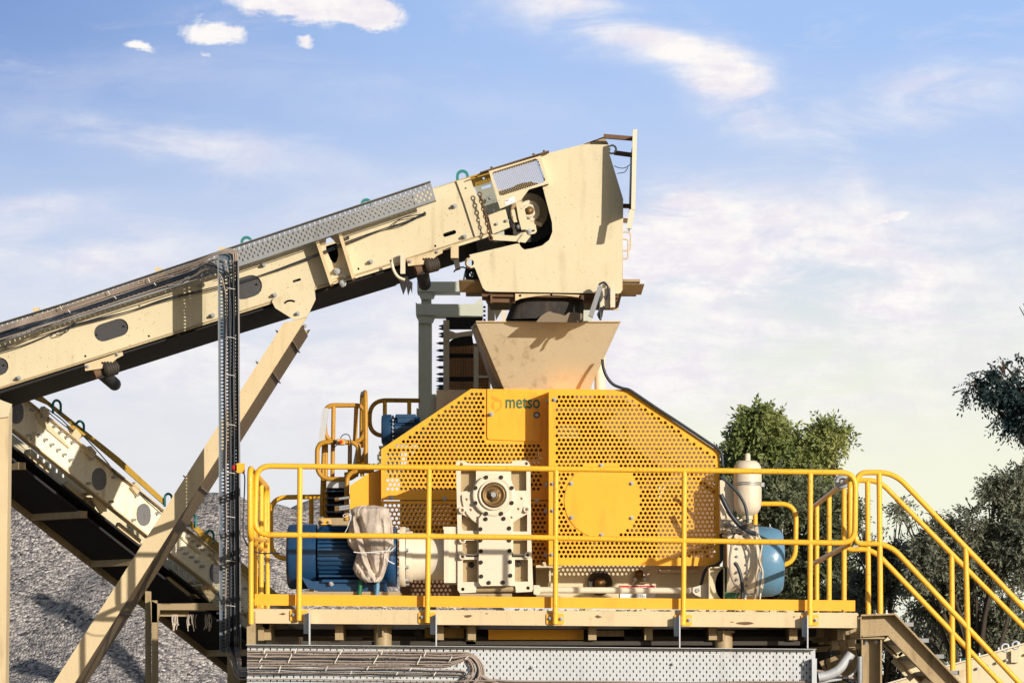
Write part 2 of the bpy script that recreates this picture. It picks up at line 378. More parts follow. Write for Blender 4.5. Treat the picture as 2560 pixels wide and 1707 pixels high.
        if not closed: s.add(V[:n], [tuple(reversed(range(n)))]); s.add(V[-n:], [tuple(range(n))])
        return s
    def bolt(s, px, py, y, r=4.5, h=.014, nrm=None, at=None):
        """hexagon head on a washer on a face"""
        k = (DC+y)/FPX; p = at if at is not None else W(px, py, y); n = Vector(nrm or (0, -1, 0)).normalized()
        s.cyl(p+n*.0, p+n*.004, r*k*1.35, n=10); s.cyl(p+n*.004, p+n*(.004+h), r*k, n=6, smooth=False)
        s.cyl(p+n*(.004+h), p+n*(.012+h), r*k*.5, n=6)
        return s
    def torus(s, c, R, r, axis, n=22, m=8, arc=(0, 360)):
        c = Vector(c); d = Vector(axis).normalized(); u = d.orthogonal().normalized()
        if abs(d.z) < .9: u = (Vector((0, 0, 1))-d*d.z).normalized()
        v = d.cross(u); a0, a1 = math.radians(arc[0]), math.radians(arc[1]); full = arc[1]-arc[0] >= 360
        K = n if full else n+1
        pts = [c+(u*math.cos(a0+(a1-a0)*i/n)+v*math.sin(a0+(a1-a0)*i/n))*R for i in range(K)]
        return s.tube(pts, r, m, closed=full)
    def parts(s):
        N = len(s.V); f = list(range(N))
        def fd(i):
            while f[i] != i: f[i] = f[f[i]]; i = f[i]
            return i
        for F_ in s.F:
            a = fd(F_[0])
            for i in F_[1:]: f[fd(i)] = a
        comp = {}
        for k, F_ in enumerate(s.F): comp.setdefault(fd(F_[0]), []).append(k)
        L = []
        for fs in comp.values():
            vs = [s.V[i] for k in fs for i in s.F[k]]
            L.append([fs, [min(v[i] for v in vs)-.003 for i in range(3)], [max(v[i] for v in vs)+.003 for i in range(3)]])
        ch = True
        while ch and len(L) > 1:
            ch = False; o = []
            for it in L:
                for t in o:
                    if all(it[1][i] <= t[2][i] and it[2][i] >= t[1][i] for i in range(3)):
                        t[0] = t[0]+it[0]; t[1] = [min(t[1][i], it[1][i]) for i in range(3)]; t[2] = [max(t[2][i], it[2][i]) for i in range(3)]; ch = True; break
                else: o.append(it)
            L = o
        return [x[0] for x in L]
    def build(s, name, parent=None, label=None, cat=None, group=None, kind=None, split=None):
        if split is None: split = parent is not None and name not in NOSPLIT
        if split and len(s.V) < 40000:
            P = s.parts()
            if len(P) > 1:
                nm = name[:-1] if name.endswith(('bolts', 'treads', 'fittings', 'ties')) else name; r = None
                for fs in P:
                    b = MB(); b.mats = s.mats; mp = {}
                    for k in fs:
                        b.F.append(tuple(mp.setdefault(i, len(mp)) for i in s.F[k])); b.I.append(s.I[k]); b.S.append(s.S[k])
                    b.V = [None]*len(mp)
                    for i, j in mp.items(): b.V[j] = s.V[i]
                    r = b.build(nm, parent, label, cat, group, kind, False)
                return r
        org = ORG[parent] if parent is not None else None
        if org is None:
            xs = [v[0] for v in s.V]; ys_ = [v[1] for v in s.V]; zs = [v[2] for v in s.V]
            org = Vector(((min(xs)+max(xs))/2, (min(ys_)+max(ys_))/2, min(zs)))
        me = bpy.data.meshes.new(name)
        me.from_pydata([(v[0]-org.x, v[1]-org.y, v[2]-org.z) for v in s.V], [], s.F)
        for m in s.mats: me.materials.append(m)
        me.polygons.foreach_set('material_index', s.I); me.polygons.foreach_set('use_smooth', s.S); me.update()
        o = bpy.data.objects.new(name, me); COL.objects.link(o)
        if parent is not None: o.parent = parent
        else: o.location = org
        ORG[o] = org
        return tag(o, label, cat, group, kind)
def fillet(pts, r, n=5):
    """round the corners of a polyline of world points"""
    pts = [Vector(p) for p in pts]; out = [pts[0]]
    for k in range(1, len(pts)-1):
        a, b_, c = pts[k-1], pts[k], pts[k+1]; d0, d1 = (a-b_), (c-b_); l = min(r, d0.length*.49, d1.length*.49)
        p0, p1 = b_+d0.normalized()*l, b_+d1.normalized()*l
        for i in range(n+1):
            t = i/n; out.append(p0*(1-t)**2+b_*2*t*(1-t)+p1*t*t)
    out.append(pts[-1]); return out
def PP(lst, y): return [W(a, b_, y) for (a, b_) in lst]
def smoothpath(pts, n=6):
    pts = [Vector(p) for p in pts]; out = []
    for k in range(len(pts)-1):
        p0, p1, p2, p3 = pts[max(k-1, 0)], pts[k], pts[k+1], pts[min(k+2, len(pts)-1)]
        for i in range(n):
            t = i/n; out.append(.5*((2*p1)+(p2-p0)*t+(2*p0-5*p1+4*p2-p3)*t*t+(3*p1-p0-3*p2+p3)*t**3))
    out.append(pts[-1]); return out

# ================================================================== SETTING
g = MB('ground'); R_ = 3000
g.add([(-R_, -R_, 0), (R_, -R_, 0), (R_, R_, 0), (-R_, R_, 0)], [(0, 1, 2, 3)]); g.build('ground', kind='structure')
def heap():
    peaks = [(W(75, 1210, 16), .72), (W(560, 1238, 17), .66), (W(655, 1238, 18), .66), (W(800, 1245, 19), .7), (W(300, 1420, 14.5), .6)]
    V = []; F = []; nx, ny = 190, 120; x0, x1, y0, y1 = -16, 6, 6, 32
    for j in range(ny+1):
        for i in range(nx+1):
            x = x0+(x1-x0)*i/nx; y = y0+(y1-y0)*j/ny; z = -1
            for (p, sl) in peaks:
                d = math.hypot(x-p.x, (y-p.y)); d = math.sqrt(d*d+.09)-.3
                z = max(z, p.z-sl*d+.10*noise.noise(Vector((x*1.2, y*1.2, 0))))
            z += .05*noise.noise(Vector((x*3, y*3, 3)))+.16*noise.noise(Vector((x*.6, y*.6, 8)))*min(1, max(0, 2.8-z*.5))
            V.append((x, y, max(z, -.05)))
    for j in range(ny):
        for i in range(nx):
            a = j*(nx+1)+i; F.append((a, a+1, a+nx+2, a+nx+1))
    b = MB('gravel'); b.add(V, F, True)
    b.build('gravel_heap', label='large heap of grey crushed stone behind the conveyors', cat='gravel', kind='stuff')
heap()
# ================================================================== UPPER CONVEYOR
YC = 1.90                                    # depth of the near side frame
SL = -.3165                                 # its slope in the photograph
def top(x): return 813+SL*x
def bot(x): return 972+SL*x
ANG = math.degrees(math.atan(SL))
cv = thing('belt_conveyor', 'long cream belt conveyor rising to the tall hood, green lifting eyes along its top', 'conveyor', W(430, 1000, YC+.6)*1)
b = MB('cream')
outl = [(-60, top(-60)), (1135, top(1135)), (1135, 458), (1175, 445), (1196, 500), (1232, 589), (885, 697), (828, 712), (-60, bot(-60))]
holes = [slot(278, 825, 22, 22, ANG, 8), slot(-22, 922, 22, 22, ANG, 8), slot(617, 718, 12, 27, ANG, 8), slot(742, 701, 8, 3, ANG), slot(1124, 584, 12, 5, ANG),
         [(817, 592), (822, 590), (833, 600), (843, 612), (846, 640), (841, 656), (836, 660), (826, 648), (815, 622), (815, 600)]]
for (x, y) in [(213, 890), (372, 840), (348, 764), (1088, 615), (896, 672)]: holes.append(circ(x, y, 3, 8))
b.plate(outl, holes, ypl(YC), .012); b.build('side_panel', cv)
b = MB('cream'); o2 = W(0, 0, 0)
b.plate([(-60, top(-60)), (1250, top(1250)), (1250, bot(1250)), (-60, bot(-60))], [], (Vector((0, YC, 0)), Vector((0, -1, 0))), .012)
b.V = [(v[0], v[1]+1.28, v[2]) for v in b.V]; b.build('side_panel', cv)
# lower flange of the frame and its dark underside
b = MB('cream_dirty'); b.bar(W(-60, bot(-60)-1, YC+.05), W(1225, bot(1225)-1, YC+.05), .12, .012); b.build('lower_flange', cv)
b = MB('oldyellow'); b.plate([(1000, top(1000)), (1078, top(1078)), (1080, 472), (1226, 427), (1228, 452), (1150, 480), (1080, 500), (1000, 517)], [circ(1209, 446, 3, 8)], ypl(YC+.03), .01)
b.bar(W(560, top(560)+4, YC+.05), W(1228, top(1228)+4, YC+.05), .10, .012)
b.build('upper_flange', cv)
b = MB('grey'); b.plate([(1186, 466), (1228, 452), (1256, 532), (1262, 600), (1236, 606), (1212, 540)], [slot(1216, 467, 10, 3.5, ANG)], ypl(YC+.05), .01); b.build('take_up_plate', cv)
# belt: carrying strand on top, return strand hanging below
b = MB('rubber')
ymid = YC+.64
b.bar(W(-60, top(-60)+58, YC)+Vector((0, .64, 0)), W(1330, top(1330)+58, YC)+Vector((0, .64, 0)), 1.0, .02)
b.bar(W(-60, bot(-60)+48-20, ymid), W(560, bot(560)+46-20, ymid), 1.12, .03)
b.bar(W(560, bot(560)+46-20, ymid), W(985, bot(985)+50-20, ymid), 1.12, .03)
b.bar(W(985, bot(985)+50-20, ymid), W(1190, bot(1190)+42-20, ymid), 1.0, .03)
b.build('belt', cv)
b = MB('dark'); b.bar(W(-60, bot(-60)-14, ymid), W(1150, bot(1150)-14, ymid), 1.2, .02); b.build('bottom_pan', cv)
def panel_disc(x, y, L, r):
    d = MB('coverd'); d.plate(slot(x, y, L, r-.5, ANG, 8), [], ypl(YC+.0135), .006)
    for dx_ in (-1, 1): d.bolt(x+dx_*(L+r*.55), y+dx_*(L+r*.5)*SL, YC+.013, 2.5)
    d.build('cover_disc', cv)
panel_disc(278, 825, 22, 22); panel_disc(-22, 922, 22, 22); panel_disc(617, 718, 12, 27)
# stud bolts on the side panel
b = MB('steel')
for (x, y) in [(20, 865), (48, 945), (507, 713), (532, 789), (660, 663), (687, 738), (1137, 516), (1162, 592), (928, 655), (1225, 496), (1235, 528), (1243, 561), (1267, 553)]:
    p = W(x, y, YC); b.cyl(p, p+Vector((0, -.055, 0)), .011, n=8); b.cyl(p+Vector((0, -.012, 0)), p+Vector((0, -.028, 0)), .019, n=6, smooth=False)
b.build('stud_bolts', cv)
# bolted joint: two upright ribs with a pivot bolt
for (xa, ya, xb, yb) in [(790, 598, 828, 712), (848, 583, 883, 697)]:
    b = MB('cream2'); k = 5
    b.prism([(xa-3, ya), (xa+k, ya-2), (xb+k, yb-4), (xb-3, yb)], YC-.14, YC); b.build('rib', cv)
b = MB('cream'); b.plate([(846, 640), (842, 668), (828, 690), (826, 700), (850, 692), (878, 690), (862, 640), (852, 610)], [], ypl(YC-.02), .015)
b.use(0); b.build('joint_plate', cv)
b = MB('steel'); b.bolt(844, 679, YC-.02, 8, .03); b.bolt(857, 708, YC-.02, 7, .03); b.bolt(862, 692, YC-.02, 4); b.build('pivot_bolt', cv)
# teal lifting eyes
def eye(par, px, py, y, r_out, ang=0, tall=0, mat='teal'):
    e = MB(mat); ro, ri = r_out, r_out*.58
    o = []; h = []
    for i in range(15):
        a = math.radians(180*i/14); o.append((px+ro*math.cos(a), py-ro*math.sin(a))); h.append((px+ri*math.cos(a), py-ri*math.sin(a)))
    o = o+[(px-ro, py+tall+ro*.5), (px-ri, py+tall+ro*.5)]+h[::-1]+[(px+ri, py+tall+ro*.5), (px+ro, py+tall+ro*.5)]
    e.plate(o, [], ypl(y), .025)
    return e.build('lifting_eye', par)
for (x, y, r, tl) in [(616, 605, 15, 14), (916, 511, 15, 14), (1156, 440, 16, 14)]: eye(cv, x, y, YC+.02, r, tall=tl)
b = MB('cream'); b.plate([(1141, 453), (1176, 444), (1188, 486), (1196, 488), (1202, 588), (1188, 592), (1160, 505)], [circ(1164, 471, 2.5, 8)], ypl(YC-.02), .015); b.build('eye_plate', cv)
b = MB('cream2')
for (x, y) in [(90, 774), (396, 674), (555, 623)]: b.box(x-8, y-5, x+8, y+12, YC-.06, YC)
b.build('tray_clip', cv)
# pull cord with its guides
cord = MB('cableb')
for dy_ in (0, 1):
    pts = [(-40, 890-dy_), (60, 862), (150, 825), (190, 810+dy_*3), (260, 793+dy_*2), (330, 776), (420, 745+dy_*3), (545, 716+dy_*4), (640, 692), (760, 648+dy_*4), (880, 600+dy_*5), (960, 572), (1010, 556+dy_*4), (1062, 535)]
    cord.tube(smoothpath([W(x, y, YC-.06) for (x, y) in pts]), .0045, 6)
for (x, y) in [(188, 812), (870, 596), (1062, 536)]:
    p = W(x, y, YC); cord.cyl(p, p+Vector((0, -.075, 0)), .012, n=8)
cord.tube(fillet([W(137, 835, YC-.06), W(150, 822, YC-.06), W(165, 824, YC-.06), W(180, 814, YC-.06), W(165, 832, YC-.06), W(140, 838, YC-.06)], .03), .0045, 6)
cord.tube(smoothpath([W(980, 567, YC-.06), W(1000, 548, YC-.05), W(1030, 540, YC-.06), W(1060, 534, YC-.06)]), .004, 6)
cord.build('pull_cord', cv)
# return idlers below the frame
def idler(x0, y0, x1, y1):
    ir = MB('cream2'); y = YC-.04; mx_, my = (x0+x1)/2, (y0+y1)/2
    ir.plate([(x0, y0), (x1, y1), (x1+2, y1+8), (x1-14, y1+16), (mx_+8, my+24), (x0+2, y0+17)], [circ(mx_-3, my+12, 3, 8)], ypl(y), .012)
    ir.bar(W(x0+3, y0+2, y+.03), W(x1, y1+2, y+.03), .07, .01); ir.build('idler_bracket', cv)
    ro = MB('rubber', 'cream_dirty'); c = W(mx_-8, my+34, y+.03)
    ro.cyl(c, c+Vector((0, 1.16, 0)), .052, n=18); ro.build('return_roller', cv)
    r2 = MB('dark', 'rusty'); prof = [(0, .02)]
    for k in range(5): prof += [(.02+k*.02, .062), (.03+k*.02, .062), (.032+k*.02, .05), (.038+k*.02, .05)]
    prof += [(.14, .02)]
    r2.lathe(W(mx_-1, my+30, y-.0), (0.75, .5, .24), prof, 18); r2.use(1); r2.cyl(W(mx_-24, my+40, y+.05), W(mx_+34, my+18, y+.1), .045, n=16)
    r2.build('idler_roller', cv)
    bb = MB('steel'); bb.bolt(x0+8, y0+6, y, 3.5); bb.bolt(x1-12, y1+6, y, 3.5); bb.build('idler_bolts', cv)
idler(211, 910, 306, 880); idler(1018, 648, 1105, 624)
# scraper bracket with torn rubber strips
b = MB('creamw'); b.box(1001, 634, 1013, 684, YC-.10, YC-.04); b.plate([(978, 648), (1003, 634), (1003, 654), (982, 660)], [], ypl(YC-.02), .01)
b.build('scraper_bracket', cv)
b = MB('creamw', 'rubber'); b.tube(smoothpath(PP([(979, 655), (984, 675), (995, 692), (1012, 700)], YC-.12)), .012, 8); b.use(1)
b.plate([(996, 695), (1018, 690), (1022, 700), (1031, 706), (1030, 733), (1026, 720), (1020, 738), (1016, 715), (1008, 736), (1000, 712)], [], ypl(YC-.06), .05)
b.build('belt_scraper', cv)
b = MB('cream2', 'dark'); b.box(1127, 612, 1146, 645, YC-.12, YC+.05); b.use(1); b.prism([(1133, 648), (1146, 645), (1151, 669), (1139, 673)], YC-.1, YC+.02); b.build('drop_bracket', cv)
# head drum, bearing, take-up, chain
dc = W(1323, 528, YC+.11)
b = MB('rubber', 'cream2', 'cream', 'brass')
b.cyl(dc+Vector((0, .06, 0)), dc+Vector((0, 1.0, 0)), .235, n=40); b.build('head_drum', cv)
b = MB('cream_dirty', 'cream2', 'creamw', 'brass')
b.lathe(dc+Vector((0, .058, 0)), (0, -1, 0), [(0, .15), (.004, .15), (.006, .14), (.006, .0)], 32)
b.use(2).lathe(dc+Vector((0, .04, 0)), (0, -1, 0), [(0, .088), (.05, .085), (.052, .07), (.04, .066), (.04, .055), (.07, .052), (.072, .035), (.06, .033), (.06, 0)], 28)
b.use(3).lathe(dc+Vector((0, -.03, 0)), (0, -1, 0), [(0, .03), (.02, .028), (.021, 0)], 20)
b.use(1).bar(dc+Vector((-.04, .01, -.06)), dc+Vector((.10, .01, -.11)), .02, .03); b.build('drum_bearing', cv)
b = MB('cream'); b.plate([(1289, 504), (1304, 504), (1312, 525), (1318, 550), (1339, 562), (1342, 578), (1337, 584), (1318, 588), (1314, 573), (1304, 575), (1296, 545)], [circ(1302, 522, 2.2, 8), slot(1332, 577, 3, 2.2, -12)], ypl(YC-.02), .03); b.build('scraper_arm', cv)
b = MB('cream'); b.plate([(1228, 586), (1262, 588), (1290, 590), (1303, 582), (1315, 580), (1318, 586), (1327, 590), (1313, 607), (1296, 604), (1230, 600)], [], ypl(YC-.05), .02)
b.bar(W(1296, 606, YC-.06), W(1312, 584, YC-.06), .02, .02); b.build('tension_lever', cv)
b = MB('steel', 'dark'); b.bolt(1323, 579, YC-.03, 5, .02); b.bolt(1298, 567, YC+.02, 5); b.use(1).box(1283, 556, 1303, 590, YC+.03, YC+.08); b.build('lever_bolts', cv)
b = MB('cream'); b.plate([(1220, 536), (1264, 523), (1275, 568), (1232, 585)], [], ypl(YC-.03), .06); b.plate([(1188, 512), (1203, 498), (1218, 580), (1205, 586)], [], ypl(YC-.01), .02)
b.plate([(1278, 526), (1286, 523), (1294, 555), (1285, 556)], [], ypl(YC-.0), .05); b.build('bearing_slide', cv)
b = MB('rusty')
c0, c1 = W(1198, 482, YC-.09), W(1228, 600, YC-.09); N = 13
for k in range(N):
    p = c0.lerp(c1, (k+.5)/N); d = (c1-c0).normalized(); h = (c1-c0).length/N*.62
    sdv = Vector((1, 0, 0)) if k % 2 == 0 else Vector((.45, -.9, 0)); sdv = (sdv-d*sdv.dot(d)).normalized()
    pts = [p+d*h*math.cos(a)+sdv*.014*math.sin(a) for a in [2*math.pi*i/12 for i in range(12)]]
    b.tube(pts, .0052, 6, closed=True)
b.build('chain', cv)

# -- mesh guard box beside the drum (stands on the hood)
hd = thing('discharge_hood', 'tall pale cream sheet metal hood over the drum at the high end of the conveyor', 'hood', W(1400, 730, YC+.6))
YH = YC-.05
b = MB('cream')
out = [(1351, 391), (1370, 383), (1458, 361), (1522, 362), (1523, 383), (1558, 498), (1558, 542), (1555, 725), (1553, 731), (1547, 734), (1224, 729), (1214, 727), (1207, 720), (1188, 671), (1185, 668),
       (1178, 670), (1169, 664), (1166, 656), (1169, 648), (1176, 643), (1173, 637), (1297, 608), (1303, 618), (1311, 624), (1330, 621), (1355, 614), (1373, 600), (1381, 580), (1380, 556), (1355, 462), (1371, 459), (1362, 430)]
b.plate(out, [circ(1177, 657, 8, 14)], ypl(YH), .012); b.build('front_plate', hd)
b = MB('cream'); b.plate([(1362, 388), (1370, 383), (1458, 361), (1522, 362), (1523, 383), (1558, 498), (1558, 731), (1224, 731), (1175, 640), (1175, 590), (1230, 560), (1385, 500)], [], ypl(YH), .012)
b.V = [(v[0], v[1]+1.34, v[2]) for v in b.V]; b.build('back_plate', hd)
# skin between the two side plates: right edge, sloping nose, top
def skin(b, pts, y0, y1, t=.01):
    """sheet bridging front to back along a traced edge"""
    for (a, c) in zip(pts, pts[1:]):
        A, C_ = W(*a, y0), W(*c, y0); d = (C_-A).normalized(); nn = Vector((d.z, 0, -d.x))*t
        L = Vector((0, y1-y0, 0)); b.hexa([A, C_, C_+nn, A+nn, A+L, C_+L, C_+nn+L, A+nn+L])
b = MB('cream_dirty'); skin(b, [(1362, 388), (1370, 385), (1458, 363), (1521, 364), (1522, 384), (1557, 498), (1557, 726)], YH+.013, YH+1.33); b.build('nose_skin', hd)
b = MB('cream_dirty'); b.plate([(1458, 361), (1510, 342), (1514, 348), (1522, 362)], [], ypl(YH+.2), .01); skin(b, [(1458, 360), (1510, 342)], YH+.2, YH+1.3); b.build('top_flap', hd)
b = MB('grey'); b.torus(W(1530, 374, YH+.04), .032, .008, (0, 1, 0), 20, 8); b.box(1518, 371, 1526, 377, YH+.03, YH+.045); b.build('lifting_eye', hd)
b = MB('cream2'); b.torus(W(1177, 657, YH+.03), .04, .008, (0, 1, 0)); b.build('lifting_eye', hd)
# drip tray plates below the hood
b = MB('cream_dirty')
for pts in ([(1147, 701), (1203, 703), (1223, 732), (1149, 731)], [(1553, 710), (1611, 711), (1603, 737), (1543, 737)]):
    A = [W(*p, YH+.05+(.16 if i > 1 else 0)) for i, p in enumerate(pts)]; o_ = Vector((0, .01, .006))
    b.hexa([A[3], A[2], A[1], A[0], A[3]+o_, A[2]+o_, A[1]+o_, A[0]+o_])
b.wbox(W(1379, 720, YH+.75), (1.38, 1.1, .02))
b.build('drip_plate', hd)
b = MB('rusty', 'dark')
b.plate([(1204, 731), (1288, 733), (1288, 757), (1226, 755), (1212, 748)], [], ypl(YH+.09), .05); b.plate([(1458, 735), (1547, 737), (1545, 750), (1536, 759), (1458, 757)], [], ypl(YH+.09), .05)
b.bar(W(1205, 738, YH+.2), W(1546, 742, YH+.2), .3, .05); b.box(1226, 735, 1231, 757, YH+.02, YH+.1); b.build('bottom_channel', hd)
b = MB('cream2'); arc = [(1288, 733), (1460, 737), (1460, 750)]+[(1460-172*t, 745-9*math.sin(math.pi*t)+4*t) for t in [i/12 for i in range(1, 12)]]+[(1288, 752)]
b.plate(arc, [circ(1300, 739, 3.5, 8), circ(1378, 737, 3, 8), circ(1450, 742, 3.5, 8)], ypl(YH+.03), .02); b.build('chute_clamp', hd)
# rubber chute: a soft, open sleeve
b = MB('rubberd'); V = []; F = []; NU, NV = 44, 9
for j in range(NV+1):
    t = j/NV; yt = 741+68*t; xl = lerp(1297, 1262, t**.7); xr = lerp(1460, 1458, t)
    for i in range(NU):
        a = 2*math.pi*i/NU; cx_ = (xl+xr)/2; rx = (xr-xl)/2; c, s_ = math.cos(a), math.sin(a)
        sq = lambda v: math.copysign(abs(v)**.55, v)
        f = .03*noise.noise(Vector((i*.35, t*3, 2)))
        p = W(cx_+rx*sq(c), yt, YH+.55); V.append(Vector((p.x, YH+.55+(.42+f)*sq(s_), p.z+.0)))
for j in range(NV):
    for i in range(NU): F.append((j*NU+i, j*NU+(i+1) % NU, (j+1)*NU+(i+1) % NU, (j+1)*NU+i))
b.add(V, F, True); b.build('rubber_chute', hd)
b = MB('ground')   # crushed dust caked on the chute
pts = [(1340, 805), (1352, 790), (1366, 781), (1374, 778), (1384, 782), (1400, 785), (1412, 789), (1422, 781), (1436, 780), (1456, 784), (1457, 806)]
b.plate(pts, [], ypl(YH+.075), .03); b.build('caked_dust', hd)
# expanded-metal guard on the drum
gd = thing('mesh_guard', 'cream box guard with a wire mesh window beside the conveyor drum', 'guard', W(1290, 500, YC))
G = YC-.16
outer = [(1222, 428), (1352, 389), (1372, 459), (1322, 474), (1302, 501), (1250, 522)]
win = [(1231, 433), (1234, 430), (1338, 397), (1345, 400), (1363, 450), (1359, 456), (1256, 489), (1249, 488), (1232, 440)]
b = MB('cream'); b.plate(outer, [win], ypl(G), .012)
skin(b, [(1222, 428), (1352, 389)], G+.012, G+.16); skin(b, [(1352, 389), (1372, 459)], G+.012, G+.14); b.build('frame', gd)
b = MB('cream_dirty'); cells = []
mesh_pts = holegrid(win, 6.2, 3.9, .5, ang=ANG)
b.plate([(1229, 428), (1344, 394), (1368, 455), (1252, 493)], [[(x-2.5, y+.7), (x-.8, y-3.0), (x+2.5, y-.7), (x+.8, y+3.0)] for (x, y) in mesh_pts], ypl(G+.018), .003); b.build('mesh_window', gd)
for ob in list(gd.children):
    c_ = ob.copy(); COL.objects.link(c_); c_.parent = gd; c_.location = (0, 1.62, 0)
b = MB('white', 'red'); b.plate([(1261, 501), (1286, 491), (1288, 506), (1264, 513)], [], ypl(G-.003), .002)
b.use(1); b.plate([(1263, 502), (1271, 499), (1272, 501), (1264, 504)], [], ypl(G-.005), .001); b.build('label', gd)
b = MB('rusty'); b.bar(W(1200, 434, G+.03), W(1372, 380, G+.03), .12, .008)
for (x, y) in [(1229, 421), (1334, 388), (1360, 380)]: b.cyl(W(x, y, G+.03), W(x, y-4, G+.03), .01, n=6)
b.build('top_strip', gd)
# weather sheet / frame at the nose of the hood
sf = thing('wind_sheet', 'upright pale sheet on brown struts standing off the nose of the hood', 'sheet', W(1585, 560, YH-.2))
X = lambda x, y, d: W(x, y, d)
b = MB('creamw'); b.prism([(1582, 325), (1593, 323), (1588, 525), (1578, 523)], YH-.3, YH-.26); b.prism([(1574, 523), (1587, 526), (1579, 571), (1566, 571)], YH-.302, YH-.27); b.build('edge_angle', sf)
b = MB('galvd')
A, B_, C_, D_ = W(1591, 325, YH-.255), W(1586, 525, YH-.255), None, None; L = Vector((0, 1.45, 0)); tk = Vector((.006, 0, 0))
b.hexa([B_-tk, B_, A, A-tk, B_-tk+L, B_+L, A+L, A-tk+L]); b.build('sheet', sf)
b = MB('rusty')
for (x0, y0, x1, y1) in [(1509, 341, 1582, 347), (1535, 382, 1580, 388), (1558, 515, 1578, 516), (1558, 551, 1576, 553)]:
    for d in (.08, 1.1): b.bar(W(x0, y0, YH+d), W(x1, y1, YH+d), .04, .032)
b.build('strut', sf)
b = MB('cableb'); b.tube(smoothpath(PP([(1535, 415), (1548, 420), (1562, 420), (1575, 412)], YH+.02)), .003, 5); b.tube(smoothpath(PP([(1543, 434), (1562, 430), (1570, 418)], YH+.02)), .003, 5); b.build('wire', sf)
b = MB('cream2')
for (x0, x1, y0, y1) in [(1556, 1577, 580, 627), (1556, 1571, 598, 647)]:
    b.tube(fillet(PP([(x0, y0), (x1, y0), (x1-1, y1), (x0, y1)], YH+.1), .03), .006, 8)
b.build('grab_handle', hd)
# pendant / rope grab beneath the hood
ps = thing('belt_drift_switch', 'small grey switch box with a hook and trailing cables hanging below the hood corner', 'switch', W(1520, 790, YH-.1))
b = MB('creamw'); b.box(1526, 714, 1538, 768, YH-.14, YH-.02); b.plate([(1499, 722), (1524, 718), (1524, 768), (1500, 768)], [], ypl(YH-.08), .04); b.box(1531, 697, 1535, 716, YH-.1, YH-.08); b.build('bracket', ps)
b = MB('galvd'); b.prism([(1496, 712), (1507, 716), (1482, 794), (1471, 788)], YH-.16, YH-.1)
b.build('switch_box', ps)
b = MB('cableb', 'galv'); b.tube(smoothpath(PP([(1497, 712), (1510, 706), (1520, 718), (1522, 735), (1515, 746), (1510, 740)], YH-.15)), .008, 8)
b.tube(smoothpath(PP([(1499, 716), (1500, 740), (1498, 765), (1502, 800)], YH-.13)), .008, 8); b.tube(smoothpath(PP([(1510, 765), (1502, 778), (1495, 786), (1502, 800)], YH-.12)), .008, 8); b.build('trailing_cable', ps)
b = MB('dark'); b.plate([(1496, 768), (1510, 768), (1506, 792), (1496, 790)], [], ypl(YH-.06), .05); b.build('gland', ps)
b = MB('cableb'); b.torus(W(1155, 692, YH+.2), .075, .006, (0.2, 1, .1), arc=(-60, 190)); b.torus(W(1180, 686, YH+.25), .04, .02, (.1, 1, 0)); b.tube(smoothpath(PP([(1167, 668), (1163, 680), (1159, 700)], YH+.1)), .006, 6)
tag(b.build('rubber_hose'), 'loop of black hose hanging at the left foot of the hood', 'hose')

# ================================================================== LEG OF THE CONVEYOR
lg = thing('support_leg', 'long slanting cream steel leg holding the upper conveyor, with a dark inner web', 'conveyor leg', W(100, 1790, YC+.5))
b = MB('cream'); b.plate([(680, 754), (684, 746), (786, 717), (789, 748), (768, 792), (736, 800), (688, 770)], [[(726+14*math.cos(a)*1.3, 762+13*math.sin(a)) for a in [math.radians(200+i*14) for i in range(9)]]+[(726+11*math.cos(a)*1.3, 764+10*math.sin(a)) for a in [math.radians(312-i*14) for i in range(9)]]], ypl(YC-.03), .02)
b.build('gusset_plate', lg)
b = MB('steel'); b.bolt(745, 784, YC-.03, 4.5, .03); b.bolt(762, 815, YC+.3, 4, .02); b.build('gusset_bolt', lg)
gy = YC-.01
fl = [(711, 803), (737, 800), (767, 793), (172, 1720), (129, 1720)]
fl = [(710, 806), (738, 801), (767, 793), (178, 1720), (125, 1720)]
b = MB('cream2'); b.plate(fl, [], ypl(gy), .02); b.build('front_flange', lg)
def along(t, off): 
    a = Vector((738, 800)); c = Vector((152, 1720)); d = (c-a).normalized(); n_ = Vector((-d.y, d.x)); p = a.lerp(c, t)+n_*off; return (p.x, p.y)
WO = -17
b = MB('dirtyshadeweb')
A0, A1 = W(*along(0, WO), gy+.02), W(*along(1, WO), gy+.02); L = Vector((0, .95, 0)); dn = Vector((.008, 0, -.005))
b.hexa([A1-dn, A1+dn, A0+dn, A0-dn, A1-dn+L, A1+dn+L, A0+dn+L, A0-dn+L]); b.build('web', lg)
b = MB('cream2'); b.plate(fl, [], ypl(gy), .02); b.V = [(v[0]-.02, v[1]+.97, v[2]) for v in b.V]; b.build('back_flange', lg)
b = MB('dirtyshadeweb')
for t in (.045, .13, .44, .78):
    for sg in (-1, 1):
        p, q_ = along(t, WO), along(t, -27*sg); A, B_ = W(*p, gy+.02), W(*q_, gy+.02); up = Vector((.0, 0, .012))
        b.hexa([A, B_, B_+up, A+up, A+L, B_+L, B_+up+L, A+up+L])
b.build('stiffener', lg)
lp = thing('upright_post', 'cream upright post at the left edge of the picture under the conveyor', 'post', W(8, 1900, YC))
b = MB('cream2'); b.prism([(-18, 1012), (22, 1012), (12, 1850), (-18, 1850)], YC-.02, YC+.2); b.build('column', lp)
b = MB('cream'); b.plate([(-20, 990), (8, 1002), (30, 1010), (22, 1042), (-20, 1046)], [], ypl(YC-.04), .02); b.build('head_plate', lp)

